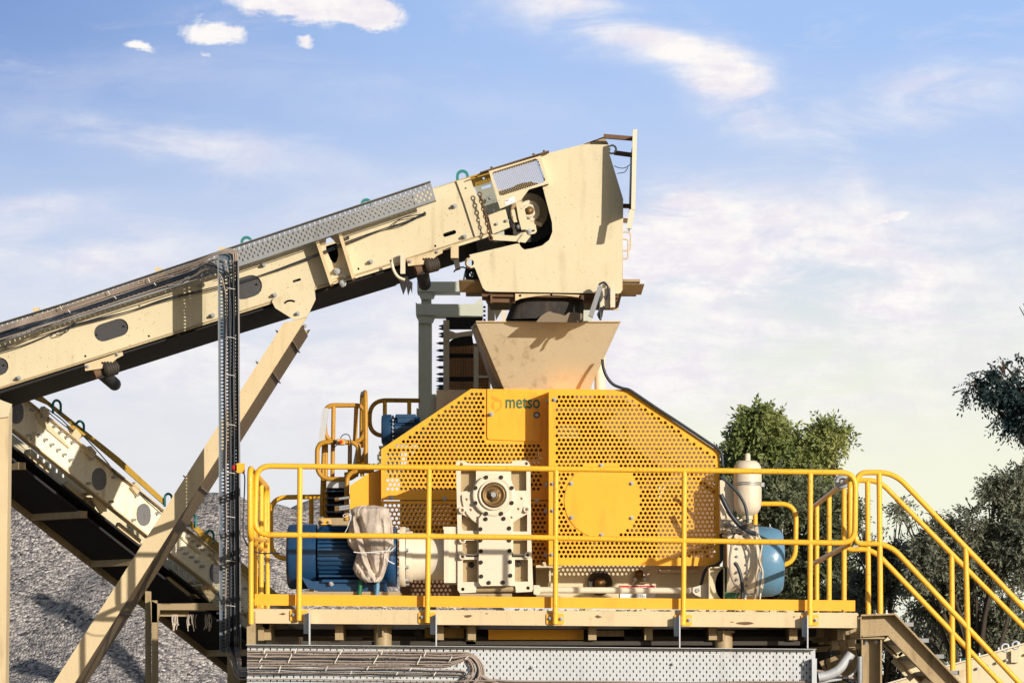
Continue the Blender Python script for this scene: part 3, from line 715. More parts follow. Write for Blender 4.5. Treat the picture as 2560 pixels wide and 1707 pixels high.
# ================================================================== HOPPER
hp = thing('feed_hopper', 'wide tan inverted-pyramid hopper between the hood and the yellow guard', 'hopper', W(1370, 980, YC+.8))
ft, fb = YC+.22, 2.66
def quad(b, P, t):
    n = (P[1]-P[0]).cross(P[3]-P[0]).normalized()*t; b.hexa(list(P)+[p-n for p in P] if True else P)
TL, TR, BR, BL = W(1190, 806, ft), W(1550, 806, ft), W(1468, 985, fb), W(1266, 985, fb)
TLb, TRb, BRb, BLb = W(1177, 818, ft+1.35), W(1530, 812, ft+1.35), W(1455, 985, fb+.65), W(1236, 985, fb+.65)
b = MB('hopper'); quad(b, [BL, BR, TR, TL], .012); b.build('front_plate', hp)
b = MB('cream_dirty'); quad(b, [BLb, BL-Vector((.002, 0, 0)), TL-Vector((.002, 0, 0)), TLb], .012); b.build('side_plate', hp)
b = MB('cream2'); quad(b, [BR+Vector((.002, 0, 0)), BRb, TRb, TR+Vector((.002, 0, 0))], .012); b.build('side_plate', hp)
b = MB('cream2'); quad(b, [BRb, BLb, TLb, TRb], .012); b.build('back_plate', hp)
b = MB('cream2'); b.bar(W(1190, 804, ft-.005), W(1551, 804, ft-.005), .03, .008); b.bar(W(1192, 815, ft+.2), W(1268, 985, fb+.15), .05, .03); b.build('rim', hp)
b = MB('gravel'); b.wbox(W(1370, 838, YC+.8), (.9, .7, .1)); tag(b.build('feed_stone'), 'crushed stone lying inside the feed hopper', 'gravel', kind='stuff')
# ================================================================== CRUSHER WITH ITS YELLOW GUARDS
YL, YR = 2.62, 2.36
cr = thing('crusher', 'big rock crusher body behind perforated yellow guards in the middle of the deck', 'crusher', W(1380, 1545, 2.0))
seamL = [(953, 1122), (1177, 972), (1372, 974), (1372, 1249), (953, 1249)]
lowL = [(953, 1252), (1372, 1252), (1372, 1413), (953, 1413)]
def inset_holes(poly, excl, o):
    return [circ(x, y, 4.1, 10) for (x, y) in holegrid(poly, 11.05, 10.75, .5, origin=o, excl=excl)]
b = MB('yellow')
hp_ = [(966, 1128), (1176, 983), (1363, 985), (1363, 1232), (966, 1232)]
b.plate(seamL, inset_holes(hp_, [[(1213, 960), (1357, 960), (1357, 1108), (1213, 1108)], [(1345, 975), (1380, 975), (1380, 1240), (1352, 1240), (1352, 1110), (1345, 1110)]], (970, 985)), ypl(YL), .006); b.build('guard_panel', cr)
b = MB('yellow')
b.plate(lowL, inset_holes([(960, 1258), (1364, 1258), (1364, 1405), (960, 1405)], [], (964, 1263)), ypl(YL), .006); b.build('guard_panel', cr)
b = MB('yellow')
guardR = [(1372, 972), (1568, 974), (1799, 1130), (1799, 1414), (1372, 1412)]
hpR = [(1392, 988), (1563, 988), (1786, 1138), (1786, 1400), (1392, 1400)]
b.plate(guardR, inset_holes(hpR, [circ(1504, 1251, 97, 40)], (1398, 992)), ypl(YR), .006); b.build('guard_panel', cr)
b = MB('yellow')
def skin2(b, pts, y0, y1, t=.006):
    for (a, c) in zip(pts, pts[1:]):
        A, C_ = W(*a, y0), W(*c, y0); d = (C_-A).normalized(); nn = Vector((d.z, 0, -d.x))*t
        L = Vector((0, y1-y0, 0)); b.hexa([A, C_, C_+nn, A+nn, A+L, C_+L, C_+nn+L, A+nn+L])
skin2(b, [(1373, 1412), (1373, 973), (1568, 975), (1798, 1131), (1798, 1414)], YR+.007, YR+.45)
skin2(b, [(954, 1413), (954, 1123), (1177, 973), (1371, 975)], YL+.007, YL+.3); b.build('guard_side', cr)
b = MB('yellow'); b.plate(circ(1504, 1251, 93, 48), [], ypl(YR-.008), .005); b.build('access_disc', cr)
b = MB('steel')
for (x, y) in [(1428, 1208), (1579, 1208), (1429, 1293), (1579, 1294), (1504, 1337), (1503, 1163)]: b.bolt(x, y, YR-.008, 4)
for (x, y) in [(1386, 999), (1382, 1209), (1382, 1276), (1380, 1386)]: b.bolt(x, y, YR, 4)
for (x, y) in [(979, 1244), (1112, 1246), (1370-0, 1002), (1366, 1211), (1364, 1278), (1363, 1387), (1342, 1251)]: b.bolt(x, y, YL, 4)
b.build('guard_bolts', cr)
# cover with the maker's name
cvr = [(1218, 972), (1300, 973), (1353, 985), (1352, 1094), (1348, 1101), (1340, 1103), (1222, 1098), (1218, 1094)]
b = MB('yellow'); b.plate(cvr, [], ypl(YL-.012), .012); cover = b.build('cover_plate', cr, label='solid yellow cover plate lettered metso with a leaf emblem')
b = MB('steel', 'dark'); b.bolt(1228, 1035, YL-.012, 4.5, .03); b.bolt(1342, 1037, YL-.012, 4, .02); b.use(1).cyl(W(1342, 1037, YL-.0125), W(1342, 1037, YL-.0155), .026, n=20); b.build('cover_bolts', cr)
def emb(ol): b2 = MB('orange'); b2.plate(ol, [], ypl(YL-.0145), .002); return b2
b = MB('orange')
def crescent(o1, o2): b.plate(o1+o2[::-1], [], ypl(YL-.0150), .002)
crescent([(1226, 990), (1238, 991), (1250, 997), (1256, 1007), (1255, 1016), (1249, 1025), (1238, 1030)], [(1226, 990), (1233, 997), (1238, 1002)] + [(1251, 1003), (1253, 1010), (1249, 1019), (1241, 1024), (1234, 1034)])
crescent([(1233, 1003), (1236, 1012), (1236, 1024)], [(1233, 1003), (1229, 1013), (1230, 1019)])
b.build('emblem', cr)
def text(s, px, py, h_px, y, mat, wpx=None, off=.0, align='LEFT', nrm=None):
    cu = bpy.data.curves.new('t', 'FONT'); cu.body = s; cu.size = 1; cu.offset = off; cu.extrude = 0; cu.align_x = align
    to = bpy.data.objects.new('t', cu); COL.objects.link(to); bpy.context.view_layer.update()
    me = bpy.data.meshes.new_from_object(to.evaluated_get(bpy.context.evaluated_depsgraph_get()))
    bpy.data.objects.remove(to); co = [v.co.copy() for v in me.vertices]; fs = [tuple(p.vertices) for p in me.polygons]; bpy.data.meshes.remove(me)
    x0, x1 = min(c.x for c in co), max(c.x for c in co); y0, y1 = min(c.y for c in co), max(c.y for c in co)
    k = (DC+y)/FPX; sy = h_px*k/(y1-y0); sx = wpx*k/(x1-x0) if wpx else sy; o = W(px, py, y)
    b2 = MB(mat); b2.add([(o.x+(c.x-x0)*sx, y, o.z+(c.y-y0)*sy) for c in co], fs); return b2
text('metso', 1264, 1020.5, 27, YL-.0150, 'textg', wpx=86, off=.012).build('lettering', cr)
# orange wing at the left of the guard
b = MB('yellow'); b.plate([(874, 1214), (920, 1183), (953, 1173), (953, 1272), (875, 1272)], [], ypl(YL+.14), .01); skin2(b, [(875, 1272), (875, 1214), (920, 1184), (953, 1173)], YL+.15, YL+.6)
b.build('guard_wing', cr)
# body of the crusher
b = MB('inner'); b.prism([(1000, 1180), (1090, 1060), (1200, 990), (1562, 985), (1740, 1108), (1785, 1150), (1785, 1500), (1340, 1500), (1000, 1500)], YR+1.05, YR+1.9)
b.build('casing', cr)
b = MB('cream'); b.plate([(1340, 1405), (1770, 1405), (1770, 1497), (1340, 1497)], [], ypl(YR+.42), .3); b.build('base_frame', cr)
b = MB('inner', 'rubber', 'rusty')
b.lathe(W(1504, 1251, YR+.45), (0, 1, 0), [(0, .03), (.0, .10), (-.10, .10), (-.10, .13), (.05, .14), (.05, .36), (0, .38), (0, .46), (.26, .46), (.26, .0)], 48)
for k in range(6):
    a = k*math.pi/3+.3; c = W(1504, 1251, YR+.44); b.bar(c+Vector((math.cos(a)*.1, 0, math.sin(a)*.1)), c+Vector((math.cos(a)*.4, 0, math.sin(a)*.4)), .08, .06)
b.build('flywheel', cr)
b = MB('cream_dirty', 'white', 'red')
b.box(1395, 1000, 1580, 1012, YR+.5, YR+.9); b.bar(W(1600, 1010, YR+.5), W(1790, 1140, YR+.5), .2, .05); b.bar(W(1640, 1120, YR+.3), W(1800, 1240, YR+.3), .1, .03)
b.bar(W(1560, 1060, YR+.35), W(1580, 1180, YR+.35), .05, .03); b.use(1); b.plate([(1395, 1060), (1448, 1060), (1448, 1095), (1395, 1095)], [], ypl(YR+.6), .01); b.plate([(1640, 1210), (1720, 1210), (1720, 1310), (1640, 1310)], [], ypl(YR+.5), .01)
b.use(2); b.plate([(1395, 1048), (1448, 1048), (1448, 1059), (1395, 1059)], [], ypl(YR+.6), .01); b.plate([(1660, 1255), (1720, 1255), (1720, 1270), (1660, 1270)], [], ypl(YR+.49), .005)
b.build('inner_frame', cr)
# bearing and pulley bits below the right guard
b = MB('brass', 'steel', 'dark'); c = W(1500, 1457, YR+.40)
b.use(2).lathe(c, (0, -1, 0), [(0, .10), (.03, .10), (.035, .085), (.02, .08), (.02, .0)], 26); b.use(0).lathe(c, (0, -1, 0), [(.02, .045), (.05, .042), (.05, .02), (.07, .02), (.07, 0)], 20)
b.build('shaft_end', cr)
b = MB('brass', 'steel'); c = W(1598, 1434, YR+.40); b.lathe(c, (0, -1, 0), [(0, .035), (.04, .033), (.04, .018), (.06, .016), (.06, 0)], 18); b.plate([(1583, 1440), (1615, 1440), (1618, 1457), (1581, 1457)], [], ypl(YR+.38), .03); b.use(1).bolt(1587, 1448, YR+.38, 4); b.bolt(1612, 1448, YR+.38, 4); b.build('guide_pulley', cr)
b = MB('cream'); b.box(1340, 1412, 1403, 1418, YR+.02, YR+.42); b.box(1373, 1418, 1377, 1470, YR+.1, YR+.4); b.box(1648, 1424, 1745, 1431, YR+.3, YR+.42); b.bolt(1360, 1409, YR+.02, 4); b.build('mounting_angle', cr)
ds = thing('warning_sign', 'red and white danger sign on the crusher base behind the long rod', 'sign', W(1594, 1494, YR+.4))
b = MB('white', 'red'); b.plate([(1550, 1462), (1639, 1462), (1639, 1499), (1550, 1499)], [], ypl(YR+.408), .003); b.use(1); b.plate([(1551, 1463), (1638, 1463), (1638, 1479), (1551, 1479)], [], ypl(YR+.405), .003); b.build('panel', ds)
text('DANGER', 1587, 1475, 9, YR+.402, 'textw', wpx=32, off=.02).build('lettering', ds)
b = MB('textw'); b.plate([(1569, 1475), (1580, 1475), (1574.5, 1465)], [(lambda t: [(t[0]-1, t[1]), (t[0]+1, t[1]), (t[0], t[1]-5)])((1574.5, 1473))], ypl(YR+.402), .001); b.build('warning_triangle', ds)
b = MB('textk')
for k, (x0, x1) in enumerate([(1582, 1606), (1576, 1612), (1580, 1608)]):
    x = x0
    while x < x1:
        w_ = random.uniform(2, 5); b.plate([(x, 1485+k*4.5), (x+w_, 1485+k*4.5), (x+w_, 1487.5+k*4.5), (x, 1487.5+k*4.5)], [], ypl(YR+.4055), .001); x += w_+1.3
b.build('small_print', ds)
# hydraulic rod
rd = thing('tension_rod', 'long pale horizontal rod with a clevis end along the foot of the crusher', 'rod', W(1560, 1490, YR-.1))
b = MB('creamw'); b.cyl(W(1345, 1474, YR-.1), W(1732, 1476, YR-.1), .025, n=18); b.build('tube', rd)
b = MB('creamw', 'steel'); b.plate([(1732, 1468), (1752, 1462), (1765, 1458), (1772, 1459), (1772, 1497), (1752, 1492), (1738, 1486), (1732, 1480)], [circ(1744, 1475, 5, 12)], ypl(YR-.14), .03); b.use(1).cyl(W(1744, 1475, YR-.15), W(1744, 1475, YR-.05), .018, n=12)
b.use(0).plate([(1334, 1462), (1348, 1462), (1351, 1466), (1351, 1483), (1345, 1487), (1334, 1484)], [], ypl(YR-.13), .06); b.build('clevis', rd)
b = MB('cream'); b.plate([(1772, 1417), (1812, 1415), (1812, 1500), (1772, 1500)], [], ypl(YR-.16), .02)
skin2(b, [(1812, 1500), (1812, 1415), (1772, 1417), (1772, 1500)][::-1], YR-.22, YR+.1, .01); b.build('anchor_bracket', rd)
hs = MB('cableb'); hs.tube(smoothpath(PP([(1803, 1390), (1802, 1402), (1790, 1412), (1770, 1418), (1760, 1432), (1754, 1455), (1751, 1465)], YR-.05)), .012, 8)
tag(hs.build('rubber_hose'), 'black hose curling from the guard corner down to the rod clevis', 'hose')

# ================================================================== GEARBOX
gb = thing('gearbox', 'cream cast gearbox with round bolted flange and greasy shaft end before the guard', 'gearbox', W(1236, 1500, 1.9))
Yg = 1.80
pocket = [[(1152, 1176), (1190, 1176), (1190, 1200), (1180, 1226), (1152, 1228)], [(1278, 1176), (1316, 1176), (1316, 1226), (1288, 1226), (1278, 1200)],
          [(1154, 1284), (1185, 1300), (1194, 1306), (1194, 1326), (1158, 1326), (1154, 1318)], [(1283, 1306), (1290, 1300), (1318, 1284), (1318, 1328), (1283, 1328)],
          [(1156, 1350), (1193, 1350), (1193, 1388), (1156, 1388)], [(1283, 1350), (1318, 1350), (1318, 1388), (1283, 1388)],
          [(1157, 1398), (1193, 1398), (1193, 1454), (1157, 1454)], [(1287, 1398), (1320, 1398), (1320, 1453), (1287, 1453)]]
b = MB('creamw')
b.plate([(1140, 1157), (1143, 1152), (1160, 1152), (1170, 1157), (1180, 1158), (1278, 1158), (1282, 1152), (1314, 1150), (1321, 1154), (1326, 1163), (1328, 1340), (1333, 1470), (1330, 1478), (1290, 1480), (1288, 1464), (1192, 1466), (1190, 1480), (1150, 1482), (1144, 1474), (1144, 1340)],
        pocket+[circ(1153, 1160, 4, 10), circ(1316, 1158, 4, 10), circ(1157, 1472, 4.5, 10), circ(1320, 1469, 4.5, 10)], ypl(Yg), .09)
b.build('casting', gb)
b = MB('cream_dirty'); b.plate([(1144, 1160), (1324, 1158), (1330, 1476), (1148, 1478)], [], ypl(Yg+.075), .25); b.build('housing', gb)
b = MB('creamw'); ow = [(1152, 1232)]+[(1234+79*math.cos(a), 1241+79*math.sin(a)) for a in [math.radians(172-i*16) for i in range(5)]]+[(1204, 1300), (1270, 1300)]+[(1234+79*math.cos(a), 1241+79*math.sin(a)) for a in [math.radians(66-i*16) for i in range(5)]]
b.plate([(1155, 1236)]+[(1234+79*math.cos(a), 1241+79*math.sin(a)) for a in [math.radians(175-i*14) for i in range(9)]]+[(1274, 1308)]+[(1234+79*math.cos(a), 1241+79*math.sin(a)) for a in [math.radians(50-i*11) for i in range(5)]]+[(1300, 1228), (1168, 1230)], [circ(x, y, 3.6, 9) for (x, y) in [(1166, 1248), (1176, 1274), (1193, 1294), (1303, 1246), (1295, 1272), (1278, 1293)]], ypl(Yg-.02), .04)
b.build('wing_flange', gb)
gc = W(1234, 1238, Yg-.02)
b = MB('creamw'); b.lathe(gc, (0, -1, 0), [(-.02, .165), (.03, .165), (.036, .158), (.036, .125), (.03, .122), (.05, .118), (.056, .112), (.056, .10), (.035, .098), (.035, 0)], 44); b.build('shaft_flange', gb)
b = MB('brass', 'dark'); b.use(1).lathe(gc, (0, -1, 0), [(.036, .103), (.05, .1), (.05, .094)], 36); b.use(0).lathe(gc, (0, -1, 0), [(.036, .094), (.058, .092), (.06, .075), (.05, .072), (.05, .04), (.07, .038), (.07, .022), (.06, .02), (.06, 0)], 36)
b.build('shaft_hub', gb)
b = MB('steel', 'dark'); b.cyl(gc+Vector((0, -.06, 0)), gc+Vector((0, -.1, 0)), .022, n=6, smooth=False); b.use(1)
for a in (20, 140, 260): b.cyl(gc+Vector((.045*math.cos(math.radians(a)), -.058, .045*math.sin(math.radians(a)))), gc+Vector((.045*math.cos(math.radians(a)), -.064, .045*math.sin(math.radians(a)))), .008, n=8)
b.build('hub_nut', gb)
def ringbolt(b, px, py, y, r=4.2):
    c = W(px, py, y); k = (DC+y)/FPX
    b.use(0).lathe(c, (0, -1, 0), [(0, r*k*1.3), (.008, r*k*1.2), (.008, r*k*.95), (.002, r*k*.9), (.002, r*k*.55), (.009, r*k*.5), (.009, 0)], 12)
b = MB('dark', 'steel')
for k in range(8):
    a = math.radians(22.5+45*k); ringbolt(b, 1234+49*math.cos(a), 1238+49*math.sin(a), Yg-.057)
b.build('flange_bolts', gb)
b = MB('creamw'); b.plate([(1197, 1296), (1206, 1284), (1260, 1284), (1270, 1289), (1278, 1300), (1281, 1458), (1276, 1463), (1203, 1464), (1197, 1456)], [], ypl(Yg-.05), .06); b.build('column_cover', gb)
b = MB('dark', 'steel')
for (x, y) in [(1201, 1322), (1214, 1297), (1259, 1296), (1273, 1320), (1201, 1350), (1273, 1350), (1202, 1377), (1274, 1376), (1202, 1405), (1275, 1404), (1203, 1440), (1276, 1438), (1222, 1456), (1257, 1455)]: ringbolt(b, x, y, Yg-.051)
b.build('cover_bolts', gb)
b = MB('creamw')
for (x, y) in [(1155, 1275), (1316, 1273), (1156, 1350), (1156, 1391), (1319, 1387)]:
    c = W(x, y, Yg); b.lathe(c, (0, -1, 0), [(-.05, .028), (.03, .026), (.03, .014), (0, .012), (0, 0)], 16)
b.build('lug', gb)
b = MB('dark')
for (x, y) in [(1178, 1411), (1296, 1409)]: ringbolt(b, x, y, Yg+.07, 6)
b.build('plug', gb)
b = MB('creamw'); b.box(1150, 1384, 1320, 1391, Yg-.0, Yg+.08); b.box(1150, 1328, 1320, 1333, Yg+.01, Yg+.08); b.build('cross_rib', gb)
b = MB('cream_dirty'); b.cyl(W(1192, 1471, Yg+.05), W(1288, 1470, Yg+.05), .03, n=14); b.box(1150, 1483, 1280, 1500, Yg+.02, Yg+.3); b.build('foot', gb)
# coupling between motor and gearbox
cp = thing('coupling_housing', 'round cream coupling housing between the blue motor and the gearbox', 'coupling', W(1070, 1500, 2.0))
ya = 2.04; ay = 1391
b = MB('creamw'); b.lathe(W(1000, ay, ya), (1, 0, 0), [(0, .235), (.045, .235), (.047, .0)], 36); b.build('motor_flange', cp)
b = MB('creamw'); b.lathe(W(1016, ay, ya), (1, 0, 0), [(0, .20), (.05, .20), (.052, .185), (.32, .185), (.325, .19)], 36); b.build('housing', cp)
b = MB('creamw'); b.box(1110, 1322, 1122, 1456, ya-.25, ya+.25); b.box(1122, 1316, 1142, 1456, ya-.22, ya+.25); b.box(1108, 1316, 1124, 1330, ya-.24, ya-.2); b.build('gearbox_flange', cp)
b = MB('steel')
for k in range(10):
    a = 2*math.pi*k/10+.2; c = W(1012, ay, ya)+Vector((0, -.215*math.cos(a), .215*math.sin(a))); b.cyl(c, c+Vector((.035, 0, 0)), .014, n=6, smooth=False)
b.build('flange_bolts', cp)

# ================================================================== BLUE MAIN MOTOR
mo = thing('electric_motor', 'big dark blue finned electric motor at the left of the deck, half under a cloth', 'electric motor', W(850, 1510, 2.0))
b = MB('blue'); b.lathe(W(718, ay, ya), (1, 0, 0), [(0, 0), (0, .20), (.012, .245), (.03, .255), (.235, .255)], 36); b.build('fan_cover', mo)
b = MB('blue'); b.lathe(W(797, ay, ya), (1, 0, 0), [(0, .235), (.46, .235), (.50, .20), (.50, 0)], 40)
for k in range(-8, 9):
    a = math.radians(-90+k*7.6+0); n_ = Vector((0, math.sin(a), math.cos(a))); n_ = Vector((0, -math.cos(math.radians(k*7.6)), math.sin(math.radians(k*7.6))))
    c0 = W(801, ay, ya)+n_*.24; c1 = W(935, ay, ya)+n_*.24; b.bar(c0, c1, .007, .05, up=n_)
b.build('stator_body', mo)
b = MB('blue'); b.lathe(W(960, ay, ya), (1, 0, 0), [(0, .215), (.03, .235), (.10, .235), (.10, 0)], 36); b.box(945, 1330, 958, 1462, ya-.24, ya+.2); b.build('end_shield', mo)
b = MB('blue', 'steel'); b.prism([(752, 1440), (780, 1452), (965, 1452), (968, 1477), (800, 1477), (770, 1470)], ya-.27, ya-.1); b.cyl(W(805, 1452, ya-.29), W(965, 1452, ya-.29), .014, n=10); b.bar(W(798, 1440, ya-.2), W(958, 1440, ya-.2), .12, .012)
b.use(1).bolt(828, 1458, ya-.28, 5, .03); b.build('foot', mo)
b = MB('cream_dirty'); b.box(745, 1478, 1000, 1500, ya-.3, ya+.35); b.build('base_rail', mo)
b = MB('blue'); b.torus(W(822, 1322, ya-.06), .03, .010, (0, 1, 0), arc=(-120, 120)); b.build('lifting_eye', mo)
# cloth
pr = [(1264, 905, 935), (1267, 890, 958), (1272, 881, 971), (1279, 877, 974), (1290, 880, 976), (1302, 878, 980), (1318, 873, 982), (1334, 869, 983), (1350, 868, 984), (1362, 871, 984), (1372, 880, 981), (1379, 889, 978), (1385, 892, 974), (1395, 889, 973), (1408, 885, 970), (1420, 882, 966), (1432, 887, 962), (1443, 895, 958), (1450, 905, 954), (1456, 916, 948)]
sc = MB('sack'); V = []; F = []; NU = 150; NR = 70
def gl(x, y, line, wd):
    xs = float(np.interp(y, [p[1] for p in line], [p[0] for p in line])); return math.exp(-((x-xs)/wd)**2)*(1 if line[0][1] <= y <= line[-1][1] else math.exp(-((max(line[0][1]-y, y-line[-1][1]))/6)**2))
RID = [([(884, 1298), (889, 1335), (901, 1375), (913, 1410), (934, 1446)], 4.5, .035), ([(960, 1300), (966, 1340), (968, 1376), (958, 1420), (944, 1452)], 5, .022), ([(872, 1350), (884, 1374), (893, 1384)], 4, .02), ([(925, 1384), (932, 1405), (938, 1425)], 5, .012)]
VAL = [([(896, 1300), (906, 1335), (915, 1368), (924, 1400), (938, 1440)], 8, .075), ([(882, 1385), (900, 1415), (915, 1440)], 4, .02), ([(948, 1386), (950, 1410), (945, 1440)], 6, .035), ([(975, 1300), (976, 1350)], 4, .04)]
py_ = [p[0] for p in pr]
for j in range(NR+1):
    py = lerp(1264, 1456, j/NR); xl = float(np.interp(py, py_, [p[1] for p in pr])); xr = float(np.interp(py, py_, [p[2] for p in pr])); t = j/NR
    hw = (xr-xl)/2*(DC+1.7)/FPX; c = W((xl+xr)/2, py, 1.72); dep = .13*min(1, (py-1260)/14)
    dep *= 1-.25*math.exp(-((py-1379)/7)**2)
    for i in range(NU):
        a = 2*math.pi*i/NU; ca, sa = math.cos(a), math.sin(a); sq = lambda v, e: math.copysign(abs(v)**e, v)
        xx = (xl+xr)/2+(xr-xl)/2*sq(ca, .75); dsp = 0
        if sa > 0:
            for (ln, wd, am) in RID: dsp -= am*gl(xx, py, ln, wd)
            for (ln, wd, am) in VAL: dsp += am*gl(xx, py, ln, wd)
            dsp += .012*noise.noise(Vector((xx*.09, py*.03, 1)))+.006*noise.noise(Vector((xx*.3, py*.12, 4)))
            dsp += .006*math.sin((xx*.5+py*1.0)*.55)*max(0, 1-abs(xx-893)/14)*(1 if py > 1390 else 0)
        V.append(Vector((c.x+hw*sq(ca, .75), c.y-dep*sq(sa, .7)+dsp, c.z+.006*noise.noise(Vector((ca*6, sa*3, t*9))))))
for j in range(NR):
    for i in range(NU): F.append((j*NU+i, j*NU+(i+1) % NU, (j+1)*NU+(i+1) % NU, (j+1)*NU+i))
F.append(tuple(range(NU)))
sc.add(V, F, True); cloth = thing('burlap_cloth', 'beige burlap sack tied with string over the terminal box of the blue motor', 'cloth', W(925, 1458, 1.72)); sc.build('sack', cloth)
b = MB('white'); b.tube(smoothpath(PP([(884, 1379), (900, 1381), (930, 1380), (960, 1377), (975, 1376)], 1.545)), .004, 6)
b.tube(smoothpath([W(x, y, 1.60) for (x, y) in [(968, 1378), (978, 1365), (986, 1361), (988, 1366), (975, 1378)]]), .004, 6)
b.tube(smoothpath([W(x, y, 1.60) for (x, y) in [(966, 1395), (972, 1402), (986, 1409)]]), .005, 6); b.tube(smoothpath([W(x, y, 1.60) for (x, y) in [(878, 1282), (862, 1292), (858, 1287), (870, 1283), (877, 1290), (868, 1320), (862, 1330)]]), .0025, 5); b.build('string', cloth)
for (x0, y0, x1, y1, m_, lab) in [(901, 1450, 898, 1487, 'green', 'green cable end below the burlap sack'), (943, 1442, 942, 1487, 'lblue', 'blue and pale cable end below the burlap sack')]:
    b = MB(m_); b.tube(PP([(x0, y0), ((x0+x1)/2+1, (y0+y1)/2), (x1, y1)], 1.70), .018, 10); tag(b.build('cable_end'), lab, 'cable')

# ================================================================== RIGHT SIDE OF THE CRUSHER
ac = thing('pressure_accumulator', 'cream rounded pressure bottle standing upright right of the yellow guard', 'pressure bottle', W(1871, 1345, 2.05))
c = W(1869, 1335, 2.05); zz = lambda py: W(1869, py, 2.05).z-c.z
b = MB('creamw'); b.lathe(c, (0, 0, 1), [(zz(1290), .03), (zz(1288), .05), (zz(1280), .085), (zz(1268), .104), (zz(1252), .110), (zz(1175), .110), (zz(1165), .104), (zz(1158), .09), (zz(1152), .07), (zz(1151), .0)], 32); b.build('shell', ac)
b = MB('creamw'); b.lathe(c, (0, 0, 1), [(zz(1152), .03), (zz(1150), .022), (zz(1137), .022), (zz(1133), .015), (zz(1132), 0)], 16); b.build('valve_cap', ac)
b = MB('steel'); b.torus(W(1869, 1207, 2.05), .112, .006, (0, 0, 1)); b.torus(W(1869, 1212, 2.05), .112, .006, (0, 0, 1)); b.box(1903, 1206, 1911, 1216, 2.0, 2.06); b.build('clamp', ac)
b = MB('cream'); b.cyl(W(1868, 1286, 2.05), W(1868, 1298, 2.05), .045, n=16); b.cyl(W(1872, 1298, 2.05), W(1874, 1322, 2.05), .024, n=12); b.cyl(W(1874, 1312, 2.05), W(1874, 1317, 2.05), .035, n=6, smooth=False); b.build('neck', ac)
vb = thing('valve_block', 'cluster of hydraulic fittings and small pipes under the pressure bottle', 'valve', W(1850, 1345, 2.0))
b = MB('creamw', 'steel'); b.use(0).prism([(1800, 1200), (1820, 1198), (1832, 1215), (1834, 1270), (1828, 1300), (1815, 1325), (1802, 1332)], 2.1, 2.35); b.prism([(1802, 1290), (1812, 1288), (1812, 1315), (1802, 1325)], 2.0, 2.08); b.build('housing', vb)
b = MB('steel', 'creamw', 'dark')
random.seed(11)
for k in range(16):
    x0, y0 = random.uniform(1802, 1860), random.uniform(1296, 1348); x1, y1 = x0+random.uniform(10, 45), y0+random.uniform(-8, 8)
    b.use(k % 2).tube(smoothpath([W(x0, y0, 1.98+.02*(k % 5)), W((x0+x1)/2, (y0+y1)/2+random.uniform(-6, 6), 1.96), W(x1, y1, 1.98+.02*(k % 4))]), random.uniform(.005, .011), 8)
for (x, y) in [(1836, 1325), (1850, 1318), (1862, 1326), (1842, 1340), (1868, 1338), (1824, 1340)]:
    b.use(1).cyl(W(x, y, 1.94), W(x, y, 2.02), random.uniform(.014, .024), n=8, smooth=False)
for (x, y) in [(1845, 1330), (1858, 1312)]: b.use(2).wbox(W(x, y, 2.0), (.05, .06, .04))
b.build('fittings', vb)
lab = ['thick black hose looping from the bottle foot up behind the guard', 'thin black hose running from guard edge to the bottle neck', 'black hose hugging the sloping edge of the yellow guard']
b = MB('cableb'); b.tube(smoothpath(PP([(1802, 1235), (1812, 1258), (1830, 1290), (1850, 1313), (1872, 1328), (1890, 1334)], 1.88)), .019, 10); b.build('sleeve') if False else tag(b.build('hydraulic_hose'), lab[0], 'hose')
b = MB('cableb'); b.tube(smoothpath(PP([(1801, 1192), (1820, 1206), (1845, 1232), (1862, 1262), (1868, 1290), (1869, 1306)], 1.90)), .012, 10); tag(b.build('hydraulic_hose'), lab[1], 'hose')
b = MB('cableb'); b.tube(smoothpath(PP([(1506, 898), (1508, 918), (1516, 940), (1532, 960), (1555, 970), (1572, 974), (1590, 985), (1640, 1019), (1700, 1058), (1770, 1105), (1797, 1124), (1805, 1140), (1806, 1170), (1802, 1200), (1802, 1300), (1803, 1390)], YR-.03), 5), .012, 8); tag(b.build('hydraulic_hose'), lab[2], 'hose')
b = MB('cableb')
pc = MB('creamw'); pc.cyl(W(1500, 1000, 2.7), W(1500, 850, 2.7), .045, n=16); tag(pc.build('standpipe'), 'short cream upright pipe right of the hopper outlet', 'pipe')
# second motor on the right with a bolted drum
m2 = thing('drive_motor', 'second motor with a bolted white drum and a light blue cowl right of the guard', 'electric motor', W(1880, 1510, 2.2))
yb = 2.35; a2 = 1404
b = MB('creamw'); b.cyl(W(1814, a2, yb), W(1885, a2, yb), .29, n=44); b.build('drum', m2)
b = MB('steel')
for k in range(14):
    a = math.radians(-78+k*12)
    for x in (1838, 1862):
        n_ = Vector((0, -math.cos(a), math.sin(a))); p = W(x, a2, yb)+n_*.289; b.bolt(0, 0, 0, at=p, nrm=n_, r=3.2)
b.build('drum_bolts', m2)
b = MB('creamw'); b.cyl(W(1885, a2, yb), W(1893, a2, yb), .295, n=44); b.build('drum_ring', m2)
b = MB('lblue', 'creamw'); b.lathe(W(1893, a2, yb), (1, 0, 0), [(0, .275), (.01, .28), (.12, .272), (.17, .255), (.20, .225), (.207, .19), (.208, .0)], 40); b.build('cowl', m2)
b = MB('green'); b.plate(circ(1822, 1460, 34, 30, 44), [circ(1826, 1464, 13, 20, 14)], ypl(2.2), .02); b.build('coupling_guard', m2)
random.seed(5)
labs = ['beige cable hanging in a long bend over the white drum', 'black cable dropping across the white drum', 'pale cable loop beside the blue cowl', 'thin cable bunch in front of the blue cowl', 'outer thin cable on the light blue cowl']
